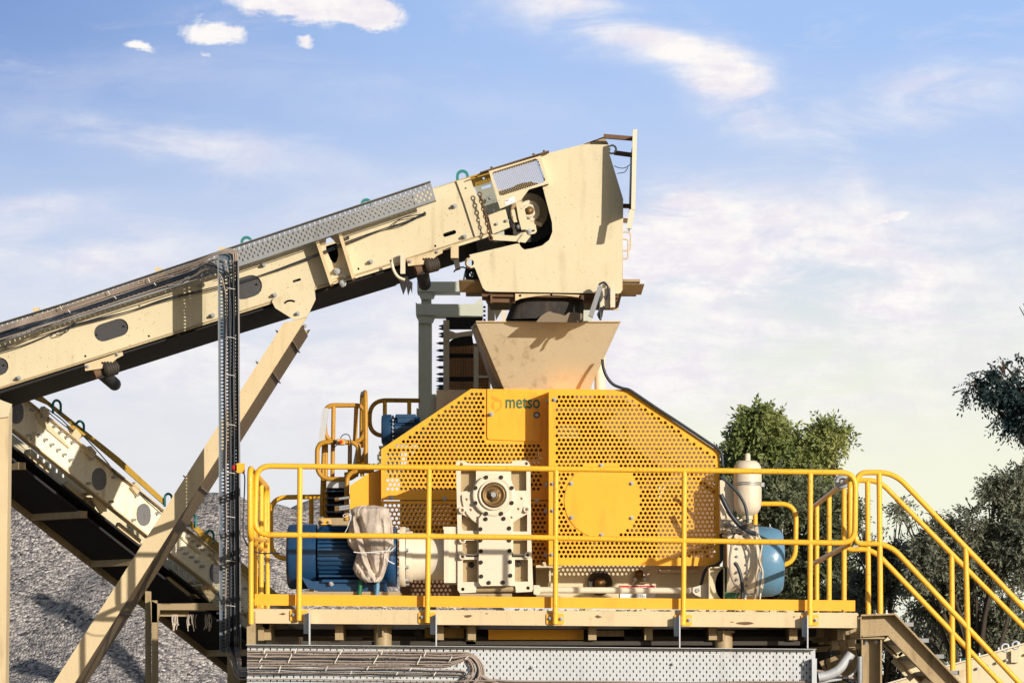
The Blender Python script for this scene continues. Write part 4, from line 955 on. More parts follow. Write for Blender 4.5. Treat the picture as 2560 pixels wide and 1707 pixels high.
for k, (m_, r, pts) in enumerate([('cable', .009, [(1833, 1330), (1828, 1370), (1824, 1400), (1828, 1440), (1845, 1470), (1868, 1486), (1882, 1484)]),
                                  ('cableb', .014, [(1836, 1405), (1845, 1418), (1852, 1440), (1856, 1470), (1855, 1500)]),
                                  ('cable', .008, [(1880, 1335), (1898, 1360), (1904, 1400), (1895, 1440), (1886, 1500)]),
                                  ('creamw', .006, [(1890, 1340), (1893, 1380), (1900, 1420), (1909, 1450), (1898, 1500)]),
                                  ('creamw', .006, [(1896, 1338), (1905, 1360), (1899, 1400), (1907, 1430), (1902, 1470), (1900, 1500)])]):
    b = MB(m_); b.tube(smoothpath(PP(pts, 1.98-.01*k)), r, 8); tag(b.build('drive_cable'), labs[k], 'cable', 'cables hanging over the right motor')

# ================================================================== DECK
dk = thing('walkway_deck', 'cream steel service deck carrying the crusher, with rust marks on its long front beam', 'deck', W(1380, 1590, 2.1))
YB = .05
b = MB('cream2'); b.prism([(627, 1525), (634, 1521), (2143, 1531), (2146, 1534), (2145, 1567), (2142, 1569), (632, 1557), (627, 1553)], YB, YB+.14); b.build('front_beam', dk)
def deckz(px): return W(px, lerp(1521, 1531, (px-632)/1513), YB)
xl_, xr_ = W(632, 1521, YB).x, W(2143, 1531, YB).x; zt = W(1380, 1526, YB).z
b = MB('galvd'); b.wbox(((xl_+xr_)/2, YB+.15+2.1, zt-.03), (xr_-xl_, 4.15, .03)); b.build('floor_plate', dk)
b = MB('cream_dirty'); b.wbox((xl_+.06, YB+2.3, zt-.07), (.1, 4.2, .12)); b.wbox((xr_-.06, YB+2.3, zt-.07), (.1, 4.2, .12)); b.wbox(((xl_+xr_)/2, YB+4.3, zt-.07), (xr_-xl_-.3, .12, .12)); b.build('edge_beam', dk)
b = MB('cream_dirty')
for px in (670, 850, 1100, 1180, 1480, 1620, 1780, 1980, 2100): b.wbox((W(px, 0, .4).x, YB+2.2, zt-.13), (.06, 4.0, .16))
b.build('cross_beam', dk)
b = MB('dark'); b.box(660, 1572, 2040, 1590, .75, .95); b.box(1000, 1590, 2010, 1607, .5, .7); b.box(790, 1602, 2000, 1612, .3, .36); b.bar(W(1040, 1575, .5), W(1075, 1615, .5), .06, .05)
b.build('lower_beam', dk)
b = MB('yellow'); b.box(1221, 1573, 1459, 1598, .42, .6); b.build('spring_beam', dk)
b = MB('oldyellow'); b.box(1062, 1568, 1160, 1594, .45, .6); b.build('spring_beam', dk)
b = MB('cream_dirty'); b.box(1165, 1562, 1189, 1610, .3, .42); b.box(617, 1528, 638, 1612, .02, .12); b.box(645, 1567, 660, 1600, .2, .3); b.box(1468, 1575, 1560, 1600, .5, .6); b.build('hanger', dk)
for (x, y0) in [(957, 1571), (1809, 1582)]:
    b = MB('cream_dirty'); b.cyl(W(x, y0, .3), W(x, y0+60, .3), .066, n=22); b.box(x-2, y0-8, x+2, y0+18, .2, .23); b.cyl(W(x, y0, .3)+Vector((0, 0, .0)), W(x, y0-6, .3), .082, n=22); b.build('leg_pipe', dk)
b = MB('dark'); b.box(1000, 1600, 2075, 2200, 1.9, 2.0); b.box(1010, 1620, 1600, 1690, 1.7, 1.88); b.box(1700, 1640, 2030, 1720, 1.6, 1.8); b.build('chassis', dk)  # added dark wall behind the lower tray so its slots read black
b = MB('oldyellow'); b.box(800, 1680, 1400, 1720, 1.2, 1.4); b.build('chassis_rail', dk)
for px in (640, 1170, 2120):
    b = MB('cream_dirty'); b.box(px-20, 1560, px+20, 2330, 1.4, 1.7); b.build('leg', dk)
    b = MB('cream_dirty'); b.box(px-20, 1560, px+20, 2230, 3.8, 4.1); b.build('leg', dk)
b = MB('yellow'); b.prism([(637, 1484), (2138, 1500), (2138, 1527), (637, 1512)], .075, .083); b.build('toe_board', dk)
b = MB('gravel'); random.seed(77)
for k in range(420):
    px = random.uniform(640, 2135); d = random.uniform(.06, .34); s_ = random.uniform(.006, .02); c = W(px, 1520, YB); c = Vector((c.x, d, deckz(px).z+s_*.4 if d < .19 else zt-.012+s_*.4))
    v = [c+Vector((random.uniform(-1, 1), random.uniform(-1, 1), random.uniform(-.6, .9)))*s_ for _ in range(4)]
    b.add(v, [(0, 1, 2), (0, 2, 3), (0, 3, 1), (1, 3, 2)])
tag(b.build('spilled_grit'), 'crushed grit spilled along the front edge of the deck', 'grit', kind='stuff')
b = MB('rusty')   # peeling scabs on the beam
random.seed(3)
for (x, y, s_, h_) in [(707, 1534, 9, 3), (1170, 1539, 12, 4), (1217, 1533, 4, 1.5), (1496, 1541, 9, 4), (1864, 1557, 28, 4), (1985, 1541, 3, 2), (1830, 1554, 6, 1.5)]:
    n_ = 11; b.plate([(x+s_*math.cos(2*math.pi*i/n_)*random.uniform(.6, 1.1), y+h_*math.sin(2*math.pi*i/n_)*random.uniform(.5, 1.15)) for i in range(n_)], [], ypl(YB-.0015), .001)
b.build('rust_scab', dk)
b = MB('cream2'); b.wbox((W(1360, 0, 1.9).x, 2.75, zt+.03), (3.9, 1.9, .055)); b.build('machine_bed', dk)

# ================================================================== RAILINGS
RR = .0205
rl = thing('front_railing', 'long yellow tube railing along the front edge of the deck, chipped to rust', 'railing', W(1380, 1560, 0))
b = MB('rail')
tp = [(1340, 1172), (1700, 1175), (2118, 1181), (2140, 1187), (2139, 1230), (2136, 1345), (2122, 1357), (2100, 1355), (1700, 1351), (1340, 1343), (680, 1335), (644, 1333), (638, 1310), (637, 1200), (645, 1165), (680, 1164), (1340, 1172)]
b.tube(fillet(PP([(x, y) for (x, y) in [(1000, 1168), (1700, 1175), (2139, 1181), (2137, 1357), (1700, 1351), (1340, 1343), (637, 1336), (641, 1164), (1000, 1168)]], 0), .11, 8), RR, 12); b.build('rail_loop', rl)
PO = [(750, 1168, 747, 1550), (1073, 1171, 1068, 1556), (1390, 1173, 1388, 1559), (1711, 1176, 1708, 1562), (2026, 1180, 2025, 1562)]
for (x0, y0, x1, y1) in PO:
    b = MB('rail'); b.tube(PP([(x0, y0), ((x0+x1)/2, (y0+y1)/2), (x1, y1)], .001), RR*.97, 12); b.build('post', rl)
for k, (x0, y0, x1, y1) in enumerate(PO):
    b = MB('yellow', 'steel'); yy = y1-13
    b.plate(rrect(x1-22, yy-13, x1+22, yy+14, 4), [], ypl(YB-.012), .012); b.use(1); b.bolt(x1-13, yy-1, YB-.012, 4.2); b.bolt(x1+15, yy, YB-.012, 4.2); b.build('foot_bracket', rl)
for k, (x, y0, y1) in enumerate([(765, 1529, 1612), (1082, 1534, 1614), (1691, 1537, 1618), (2011, 1537, 1620)]):
    b = MB('galv'); b.plate([(x-7, y0+8), (x+9, y0), (x+8, y1-28), (x-6, y1-29)], [], ypl(YB-.02), .006); b.box(x+7, y0, x+10, y1, YB-.11, YB-.02)
    tag(b.build('tray_hanger'), ['first', 'second', 'third', 'fourth'][k]+' flat galvanised hanger from the left, between deck beam and lower cable tray', 'bracket', 'hangers of the lower cable tray')
# railings along the two ends and the back
def loop3(par, pts, r=.10, name='rail_loop', rr=RR, mat='rail'):
    b = MB(mat); P = [Vector(p) for p in pts]; m_ = (P[0]+P[-1])/2 if False else P[0].lerp(P[1], .5)
    b.tube(fillet([m_]+P[1:]+[P[0], m_], r, 7), rr, 12); return b.build(name, par)
def post3(par, a, c, rr=RR*.97, mat='rail'):
    b = MB(mat); b.tube([a, Vector(a).lerp(Vector(c), .5), c], rr, 12); return b.build('post', par)
XR, XL = W(2128, 0, .1).x, W(640, 0, .1).x
zT, zM = W(0, 1186, .05).z, W(0, 1356, .05).z
er = thing('end_railing', 'yellow railing receding along the right end of the deck', 'railing', (XR, 2.2, zt))
loop3(er, [(XR, .18, zT-.02), (XR, 4.2, zT-.03), (XR, 4.2, zM+.0), (XR, .18, zM+.0)])
for y in (.75, 2.2, 3.5): post3(er, (XR, y, zT-.02), (XR, y, zt-.05))
er = thing('end_railing', 'yellow railing along the left end of the deck, seen almost end on', 'railing', (XL, 1.8, zt))
loop3(er, [(XL-.03, -.12, zT+.04), (XL-.03, 2.0, zT+.02), (XL-.03, 2.0, zM+.1), (XL-.03, -.12, zM+.02)])
loop3(er, [(XL-.03, .35, zT+.02), (XL-.03, 1.7, zT), (XL-.03, 1.7, zM), (XL-.03, .35, zM)])
for y in (-.02, .5, 1.2, 2.0): post3(er, (XL-.03, y, zT), (XL-.03, y, zt-.1))
b = MB('yellow'); b.wbox((XL-.03, 1.0, zt+.05), (.01, 1.9, .09)); b.build('toe_board', er)
bk = thing('back_railing', 'yellow railing at the back of the deck, left part with rounded end beside the motor', 'railing', W(780, 1500, 4.0))
b = MB('rail'); b.tube(fillet([W(875, 1240, 3.9), W(676, 1243, 3.9), W(678, 1394, 3.9), W(760, 1398, 3.9)], .14, 8), RR, 12); b.build('rail_loop', bk)
post3(bk, W(778, 1242, 3.9), W(779, 1502, 3.9))
bk = thing('back_railing', 'yellow railing at the back of the deck, right part with rounded end before the trees', 'railing', W(1930, 1500, 4.0))
b = MB('rail'); b.tube(fillet([W(1850, 1259, 4.1), W(1991, 1259, 4.1), W(1988, 1412, 4.1), W(1900, 1414, 4.1)], .14, 8), RR, 12); b.build('rail_loop', bk)
post3(bk, W(1888, 1259, 4.1), W(1888, 1502, 4.1))
b = MB('galv'); b.torus(W(2104, 1204, .55), .035, .02, (.4, 1, 0)); b.tube(smoothpath(PP([(2092, 1200), (2105, 1192), (2118, 1196), (2126, 1206)], .5)), .006, 6); tag(b.build('rope_coil'), 'small coil of pale rope tied on the railing corner', 'rope')
# ================================================================== STAIRS
st = thing('stair_flight', 'cream channel-steel stairs going down to the right from the deck', 'stairs', W(2200, 2100, .6))
def stringer(y, name='stringer'):
    pts = [(2151, 1540), (2234, 1537), (2700, 2025), (2640, 2025), (2218, 1588), (2154, 1592)]
    b = MB('cream_dirty'); P = [Vector(UP(a, c, ypl(0.1))) for (a, c) in pts]
    b.plate(pts, [], ypl(.1), .012); off = y-.1
    # flanges
    def fl_(p, q_, th=.012):
        A, C_ = W(*p, .1), W(*q_, .1); d = (C_-A).normalized(); nn = Vector((-d.z, 0, d.x))*th
        L = Vector((0, -.09, 0)); b.hexa([A+L, C_+L, C_+nn+L, A+nn+L, A, C_, C_+nn, A+nn])
    fl_((2151, 1540), (2234, 1537)); fl_((2234, 1537), (2700, 2025)); fl_((2154, 1592), (2218, 1588)); fl_((2218, 1590), (2640, 2027)); 
    b.box(2151, 1540, 2154, 1592, .02, .1)
    b.V = [(v[0], v[1]+off, v[2]) for v in b.V]; b.build(name, st)
stringer(.1); stringer(1.0)
for k in range(12):
    p, q_ = W(2225+k*38, 1560+k*40, .12), W(2262+k*38, 1560+k*40, .12)
    b = MB('galvd'); b.wbox(((p.x+q_.x)/2, .55, p.z), (.24, .85, .03)); b.build('tread', st)
b = MB('cream'); 
for (x0, y0, x1, y1) in [(2222, 1588, 2262, 1628), (2240, 1640, 2288, 1690), (2300, 1706, 2340, 1750)]:
    A, C_ = W(x0, y0, .95), W(x1, y1, .95); b.bar(A, C_, .02, .11)
b.build('brace_plate', st)
b = MB('cream_dirty'); b.prism([(2154, 1596), (2205, 1596), (2205, 2340), (2154, 2340)], .16, .17); b.box(2154, 1596, 2157, 2340, .06, .16); b.box(2201, 1596, 2205, 2340, .06, .16)
b.box(2150, 1592, 2212, 1596, .04, .18); b.build('column', st)
b = MB('steel'); 
for (x, y) in [(2165, 1604), (2190, 1604)]: b.bolt(x, y, .16, 5, .03)
for x in (2187, 2216): b.cyl(W(x, 1536, .14), W(x, 1524, .14), .01, n=8); b.cyl(W(x, 1536, .14), W(x, 1532, .14), .02, n=6, smooth=False)
b.build('column_bolts', st)
for (yy, T, Lw, posts, lab) in [
    (.06, [(2136, 1212), (2150, 1181), (2234, 1180), (2700, 1665)], [(2136, 1330), (2142, 1359), (2222, 1358), (2700, 1868)], [(2198, 1181, 2201, 1536), (2414, 1368, 2424, 1760), (2660, 1625, 2668, 2000)], 'yellow tube handrail on the near side of the stairs'),
    (1.0, [(2140, 1215), (2142, 1200), (2198, 1201), (2700, 1708)], [(2104, 1350), (2118, 1373), (2182, 1372), (2700, 1915)], [(2169, 1203, 2171, 1536), (2379, 1384, 2382, 1700), (2620, 1630, 2625, 1960)], 'yellow tube handrail on the far side of the stairs')]:
    hr = thing('stair_handrail', lab, 'handrail', W(2300, 1700, yy), 'stair handrails')
    b = MB('rail'); b.tube(fillet(PP(T, yy), .12, 8), RR, 12); b.build('top_rail', hr)
    b = MB('rail'); b.tube(fillet(PP(Lw, yy), .12, 8), RR, 12); b.build('mid_rail', hr)
    for (x0, y0, x1, y1) in posts: post3(hr, W(x0, y0, yy), W(x1, y1, yy), RR)
# e-stop on the left corner
es = thing('emergency_stop', 'red mushroom button on a yellow box at the left railing corner', 'emergency stop', W(600, 1185, -.02))
b = MB('yellow'); b.wbox(W(602, 1170, 0), (.055, .06, .07)); b.build('box', es)
b = MB('red'); c = W(594, 1169, 0); b.cyl(c, c+Vector((-.025, 0, 0)), .012, n=14); b.lathe(c+Vector((-.02, 0, 0)), (-1, 0, 0), [(0, .022), (.012, .024), (.02, .015), (.022, 0)], 16); b.build('button', es)
b = MB('cableb'); b.tube(smoothpath(PP([(607, 1180), (612, 1200), (608, 1300), (612, 1350), (640, 1380), (700, 1382)], .02)), .005, 6); b.build('lead', es)
# ================================================================== CABLE TRAYS
ct = thing('cable_tray', 'perforated galvanised cable tray running along the top of the sloping conveyor', 'cable tray', W(540, 700, YC-.2))
YT = YC-.20
def ttop(x): return lerp(808, 615, x/590) if x < 590 else lerp(615, 454, (x-590)/486)
tb = [(-60, 829), (0, 808), (160, 759), (590, 615), (1076, 454), (1090, 502), (596, 668), (542, 683), (0, 856), (-60, 876)]
hl = []
for k in range(88):
    for r_ in range(5):
        x = 6+k*12.6+(6.3 if r_ % 2 else 0)+r_*2.2
        yt = np.interp(x, [0, 160, 590, 1076], [808, 759, 615, 454]); y = yt+8+r_*8.2
        if x < 1082 and pip(x, y+4, tb) and pip(x+2, y-4, tb): hl.append(slot(x, y, 2.2, 1.7, 74, 3))
b = MB('galvd'); b.plate(tb, hl, ypl(YT), .003); b.build('web', ct)
b = MB('galvd')
for (a, c) in [((-60, 829), (0, 808)), ((0, 808), (160, 759)), ((160, 759), (590, 615)), ((590, 615), (1076, 454))]: b.bar(W(a[0], a[1], YT-.045), W(c[0], c[1], YT-.045), .085, .004)
b.bar(W(596, 668, YT-.045), W(1090, 502, YT-.045), .085, .004); b.bar(W(-60, 876, YT-.045), W(536, 686, YT-.045), .085, .004); b.build('edge_flange', ct)
vt = thing('cable_tray', 'upright perforated galvanised tray full of dark cables, in front of the leg', 'cable tray', W(572, 1625, YC-.4))
YV = YC-.42
vp = [(546, 636), (590, 632), (597, 700), (602, 1628), (555, 1630), (550, 1600), (547, 900)]
hl = []
for k in range(112):
    for (cxx, o_) in ((0, 0), (12, 4.4), (24, 0), (36, 4.4)):
        y = 660+k*8.7+o_; x = lerp(553, 560, (y-640)/980)+cxx
        if y < 1618: hl.append(slot(x, y, 1.6, 1.9, 0 if y > 700 else 0, 3))
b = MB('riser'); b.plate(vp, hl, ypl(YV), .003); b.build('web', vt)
b = MB('galvd'); b.bar(W(546, 640, YV-.05), W(551, 1628, YV-.05), .004, .10, up=(0, 1, 0)); b.bar(W(596, 650, YV-.05), W(602, 1628, YV-.05), .004, .10, up=(0, 1, 0)); b.build('edge_flange', vt)
b = MB('steel'); b.bolt(562, 655, YV, 4); b.bolt(577, 655, YV, 4)
for y in (1480, 1497, 1515, 1532, 1550):
    for x in (548, 603): p = W(x, y, YV-.05); b.cyl(p, p+Vector((-.02 if x < 560 else .02, 0, 0)), .01, n=8)
b.build('tray_bolts', vt)
lt = thing('cable_tray', 'broad perforated galvanised tray across the foreground below the deck', 'cable tray', W(1320, 1760, -.16))
YB2 = -.16
lp_ = [(618, 1612), (2038, 1623), (2040, 1790), (616, 1790)]
hl = []
for j in range(11):
    for i in range(86):
        x = 626+i*16.65+(8.3 if j % 2 else 0); y = lerp(1621, 1632, (x-620)/1420)+j*9.8
        if x < 2030 and y < 1715: hl.append(slot(x, y, 2.0, 1.65, 90, 3))
b = MB('galv'); b.plate(lp_, hl, ypl(YB2), .003); b.build('web', lt)
b = MB('galv'); b.bar(W(616, 1611, YB2-.035), W(2040, 1622, YB2-.035), .075, .004); b.box(2030, 1645, 2042, 1707, YB2-.1, YB2-.01); b.build('edge_flange', lt)
b = MB('steel'); 
for (x, y) in [(1682, 1659), (2007, 1660), (1330, 1668)]: b.bolt(x, y, YB2, 3.5, .02)
b.build('tray_bolts', lt)
# cables of the lower tray
random.seed(21)
CG = 'cables tied along the lower cable tray'
rows = [(1627, 0.0072, 'cable'), (1633, 0.0061, 'cable'), (1640, 0.0086, 'cable'), (1646, 0.0050, 'cableb'), (1650, 0.0061, 'cable'), (1656, 0.0061, 'cable'), (1661, 0.0058, 'cable'), (1669, 0.0058, 'cable'), (1673, 0.0050, 'cableb'), (1680, 0.0043, 'cable'), (1684, 0.0043, 'cableb'), (1697, 0.0047, 'cable'), (1708, 0.0047, 'cable')]
for k, (y, r, m_) in enumerate(rows):
    pts = []; n_ = 13
    xe = 1145-k*4 if k < 11 else 1240
    for i in range(n_+1):
        x = 618+(xe-618)*i/n_; pts.append((x, y+(x-620)*.0075+random.uniform(-1.1, 1.1)-(4 if (k > 6 and k < 9) else 0)*math.sin(i*.9)*.3))
    if k < 7:
        cxx, cyy, R1 = 1148, 1632+44, 62-k*5.5
        for a in (-60, -30, 0, 25, 45): pts.append((cxx+R1*math.cos(math.radians(a)), cyy-1.5*k+ (R1)*math.sin(math.radians(a))*.85+ (4)))
        pts.append((1165-k*6, 1735))
    elif k < 11: pts += [(1165, pts[-1][1]+5), (1150-k*2, 1712), (1120, 1740)]
    b = MB(m_); dd = YB2-.018-.012*(k % 3)
    b.tube(smoothpath([W(a, c, dd) for (a, c) in pts], 4), r, 7)
    lab = 'grey or black cable tied to the lower perforated tray, running level then curling down'
    if k >= 11: lab = 'lowest level thin cable on the broad foreground tray' if k == 12 else 'lone thin cable in the perforated strip low on the foreground tray'
    tag(b.build('tray_cable'), lab, 'cable', CG if k < 11 else None)
b = MB('tie')
for (x, dx_, ya_, yb_) in [(664, 4, 1621, 1632), (742, 5, 1620, 1632), (855, 5, 1624, 1635), (957, 4, 1625, 1636), (668, 6, 1633, 1643), (730, 9, 1634, 1655), (848, 11, 1635, 1657), (946, 12, 1636, 1658), (1053, 10, 1638, 1660), (656, 8, 1644, 1654), (1065, 5, 1628, 1640), (1130, 6, 1640, 1652), (1171, 8, 1640, 1646), (1160, 9, 1652, 1660), (655, 5, 1662, 1670), (702, 5, 1664, 1680), (820, 6, 1664, 1676), (922, 5, 1665, 1674), (1030, 6, 1668, 1676), (880, 4, 1676, 1684), (995, 4, 1679, 1686), (1090, 5, 1678, 1688)]:
    b.bar(W(x, ya_, YB2-.062), W(x-dx_, yb_, YB2-.062), .006, .003, up=(0, 1, 0))
b.build('cable_ties', label='pale plastic tie strapped across cables on the lower tray', cat='cable tie', group='ties on the lower tray', split=True)
for k in range(2):
    b = MB('cable'); pts = [(1180+k*4, 1712-k*10), (1230, 1699), (1290, 1702), (1500, 1703), (1700, 1706), (1900, 1703), (2030, 1704+k*2)] if k == 0 else [(1195, 1684), (1215, 1695), (1240, 1706), (1260, 1715)]
    b.tube(smoothpath(PP(pts, YB2-.03), 5), .007 if k == 0 else .012, 7); tag(b.build('tray_cable'), ['single thin cable along the bottom of the empty right half of the tray', 'thick cable dipping off the tray right of the bundle'][k], 'cable')
# cables of the sloping tray, turning down into the upright one
random.seed(33)
G2 = 'cables coming down the conveyor and the upright tray'
sp_ = [(.0075, 'cable', 11, 593), (.0065, 'cable', 16, 589), (.006, 'cable', 21, 584), (.0055, 'cableb', 28, 579), (.0055, 'cableb', 31.5, 576), (.005, 'cableb', 25, 582), (.0055, 'cable', 40, 562), (.005, 'cable', 24, 571), (.0055, 'cableb', 34.5, 573)]
for k, (r, m_, off, xv) in enumerate(sp_):
    pts = []
    for x in range(-60, 481, 60):
        yt = np.interp(x, [-60, 0, 160, 590], [829, 808, 759, 615]); pts.append((x, yt+off+random.uniform(-.8, .8)-(x/480)*(4 if k < 3 else 0)))
    if k < 3: pts += [(540, 631-k*0+off*.2), (570, 624+k*3), (xv-5, 628+k*3), (xv, 645)]
    elif k in (7,): pts += [(520, 655), (556, 648), (565, 660), (571, 690)]
    elif k == 6: pts += [(510, 674), (535, 676), (552, 690), (560, 715)]
    else: pts += [(510, 662), (530, 664), (556, 676), (xv-6, 692)]
    for y in range(760, 1601, 105): pts.append((xv+3+random.uniform(-1.2, 1.2), y))
    pts += [(xv+3, 1618), (xv+ (8 if xv > 575 else 14), 1650), (600-(585-xv)*.3, 1664+(585-xv)*.8+10), (620, 1672+(590-xv)*.9)]
    b = MB(m_); b.use(0)
    P = [W(x, y, lerp(YT-.03, YV-.035, min(1, max(0, (x-400)/150))) if y < 800 and x < 560 else YV-.025-.012*(k % 3)) for (x, y) in pts]
    for j_, fr in ((-1, 1), (-2, .85), (-3, .4)): P[j_] = W(*pts[j_], lerp(YV-.03, YB2-.03, fr))
    b.tube(smoothpath(P, 5), r, 7); tag(b.build('riser_cable'), 'cable bending from the sloping tray into the upright tray and curling out at its foot', 'cable', G2)
for k, xv in enumerate((574, 583, 591)):
    b = MB('cableb'); b.tube(smoothpath([W(xv+random.uniform(-1, 1)+(y-700)*.004, y, YV-.055) for y in range(690, 1640, 100)]), .0065, 7); tag(b.build('riser_cable'), 'straight black cable down the face of the upright tray', 'cable', 'straight black cables in the upright tray')
b = MB('tie')
for (x, y, dx_, dy_) in [(150, 765, 5, 9), (270, 727, 5, 9), (370, 696, 5, 10), (488, 655, 6, 10), (60, 798, 5, 9), (170, 774, 6, 8), (285, 740, 6, 7), (385, 707, 5, 6)]:
    b.bar(W(x, y, YT-.075), W(x+dx_, y+dy_, YT-.075), .005, .003, up=(0, 1, 0))
for y in (720, 842, 936, 1060, 1180, 1290, 1400, 1512): b.bar(W(567, y, YV-.07), W(588, y+3, YV-.07), .004, .003, up=(0, 1, 0))
b.build('cable_ties', label='thin pale tie across the cables of the sloping or upright tray', cat='cable tie', group='ties on the conveyor trays', split=True)

# ================================================================== SECOND CONVEYOR (lower left, running away to the right)
a_ = math.radians(46); P0 = W(300, 1240, 4.6); Ud = Vector((math.cos(a_), math.sin(a_), 0)); Nn = Vector((math.sin(a_), -math.cos(a_), 0))
pl2 = (P0, Nn); s2 = thing('second_conveyor', 'bright cream conveyor sloping down to the right behind the leg, with round cover discs', 'conveyor', W(300, 1700, 3.6))
def off(pl, d): return (pl[0]+pl[1]*d, pl[1])
# side face traced on its own plane
up2 = [(-40, 925), (57, 995), (96, 985), (300, 1150), (548, 1361), (760, 1548), (960, 1725)]
lo2 = [(-40, 1022), (22, 1071), (204, 1218), (367, 1345), (548, 1487), (760, 1655), (850, 1725)]
b = MB('creaml'); b.plate([(-40, 925), (57, 997), (548, 1383), (760, 1556), (965, 1725), (840, 1725), (548, 1487), (367, 1345), (204, 1218), (22, 1071), (-40, 1022)], [], pl2, .012); b.build('side_panel', s2)
b = MB('oldyellow'); b.plate([(66, 989), (98, 984), (300, 1145), (415, 1251), (410, 1262), (300, 1165), (120, 1012)], [], off(pl2, -.08), .01); b.plate([(470, 1297), (550, 1358), (760, 1540), (980, 1725), (940, 1725), (740, 1552), (548, 1382), (465, 1305)], [], off(pl2, -.08), .01); b.build('skirt_board', s2)
b = MB('cream2'); 
A, C_ = UP(22, 1073, pl2), UP(850, 1727, pl2); b.bar(A+Nn*.03, C_+Nn*.03, .07, .012)
A, C_ = UP(57, 997, pl2), UP(965, 1727, pl2); b.bar(A+Nn*.02, C_+Nn*.02, .05, .008); b.build('edge_flange', s2)
b = MB('cream'); b.plate([(92, 1035), (96, 1031), (176, 1117), (173, 1120), (100, 1058)], [], off(pl2, .02), .02)
b.plate([(84, 1079), (90, 1078), (84, 1115), (74, 1118)], [], off(pl2, .02), .02); b.plate([(436, 1330), (440, 1326), (504, 1382), (501, 1386)], [], off(pl2, .02), .02); b.build('splice_plate', s2)
def disc2(x, y):
    c = UP(x, y, off(pl2, .004)); P = [PX(c+Ud*.082*math.cos(t)*(1 if abs(math.cos(t)) < .9 else .95)+Vector((0, 0, 1))*.095*math.sin(t)) for t in [2*math.pi*i/26 for i in range(26)]]
    b = MB('disc', 'steel'); b.plate(P, [], off(pl2, .008), .006); b.use(1); b.bolt(0, 0, 0, at=c+Nn*.005, nrm=Nn, r=2, h=.008)
    b.build('cover_disc', s2)
for (x, y) in [(41, 1030), (249, 1197), (360, 1286), (542, 1431)]: disc2(x, y)
b = MB('steel')
for (x, y) in [(75, 1025), (99, 1041), (115, 1054), (130, 1067), (146, 1080), (162, 1092), (177, 1105), (93, 1087), (109, 1099), (125, 1111), (141, 1124), (156, 1136), (172, 1149), (67, 1089), (217, 1208), (224, 1146), (281, 1193), (337, 1238), (273, 1254), (329, 1299), (390, 1282), (464, 1340), (478, 1352), (492, 1363), (504, 1374), (520, 1387), (446, 1371), (460, 1382), (474, 1392), (488, 1403), (501, 1415), (518, 1462), (560, 1478), (610, 1470), (640, 1530)]:
    p = UP(x, y, pl2); b.cyl(p, p+Nn*.05, .012, n=8)
b.build('stud_bolts', s2)
b = MB('cream')
for (x0, y0, x1, y1) in [(78, 1136, 70, 1125), ]: pass
hgt = Vector((0, 0, 1))
b = MB('steel')
for (x, y) in [(76, 1122), (94, 1134), (109, 1146), (125, 1159), (141, 1171), (157, 1183), (263, 1268), (418, 1388), (432, 1404), (446, 1414), (459, 1425), (473, 1436), (486, 1447)]:
    p = UP(x, y, off(pl2, -.01)); b.cyl(p, p+Vector((0, 0, -.035)), .014, n=8)
b.build('flange_bolts', s2)
# far side, belt and underside frame
WD = .66
b = MB('cream'); b.plate([(-40, 925), (57, 997), (548, 1383), (760, 1556), (965, 1725), (840, 1725), (548, 1487), (204, 1218), (22, 1071), (-40, 1022)], [], pl2, .012)
b.V = [tuple(Vector(v)-Nn*WD) for v in b.V]; b.build('side_panel', s2)
b = MB('rubber'); A, C_ = UP(-40, 1075, pl2), UP(840, 1767, pl2); dirc = (C_-A).normalized()
mid_ = -Nn*WD/2; dn = Vector((0, 0, -.035)); b.bar(A+mid_+dn, C_+mid_+dn, WD*.9, .02); b.bar(A+mid_+Vector((0, 0, .06)), C_+mid_+Vector((0, 0, .06)), WD*.98, .02); b.build('belt', s2)
b = MB('cream_dirty'); b.bar(A-Nn*(WD)+dn*1.6, C_-Nn*(WD)+dn*1.6, .03, .07); 
L_ = (C_-A).length
for k in range(6):
    p = A+dirc*L_*(k+.6)/6+dn*1.4; b.bar(p, p-Nn*WD, .08, .06)
b.build('bottom_frame', s2)
for (x0, y0, x1, y1) in [(80, 1246, 236, 1240), (371, 1468, 508, 1462)]:
    yy = UP(x1, y1, pl2).y; e1 = W(x1, y1, yy); e0 = e1-Nn*.62+Vector((0, 0, -.03))
    b = MB('cream2'); b.bar(e0+Vector((0, 0, .03)), e1+Vector((0, 0, .03)), .12, .015); b.bar(e1, e1+Ud*.1+Vector((0, 0, -.12)), .02, .08); b.build('roller_bracket', s2)
    b = MB('cream_dirty'); b.cyl(e0+Vector((0, 0, -.06)), e1+Nn*-.05+Vector((0, 0, -.06)), .055, n=18)
    b.build('return_roller', s2)
b = MB('cream2')
for (x, y) in [(60, 1120), (160, 1198), (290, 1300), (420, 1420)]:
    p = UP(x, y+18, off(pl2, -.12)); b.bar(p, p+dirc*.28+Vector((0, 0, -.0)), .04, .10)
b.build('idler_frame', s2)
b = MB('cableb')
b.tube(smoothpath([UP(x, y, off(pl2, .03)) for (x, y) in [(115, 1020), (150, 1045), (185, 1078), (205, 1087), (230, 1112), (268, 1155), (290, 1185), (320, 1205), (345, 1225), (372, 1250), (400, 1275), (440, 1310), (500, 1345), (545, 1382)]]), .005, 6)
b.tube(smoothpath([UP(x, y, off(pl2, .03)) for (x, y) in [(115, 1025), (150, 1055), (200, 1092)]]), .004, 6); b.build('pull_cord', s2)
b = MB('cream2', 'oldyellow')
for (x, y) in [(102, 1023), (180, 1078), (218, 1122), (330, 1212), (535, 1387)]:
    p = UP(x, y, off(pl2, .02)); b.use(0).bar(p, p+dirc*.07+Vector((0, 0, -.02)), .05, .07)
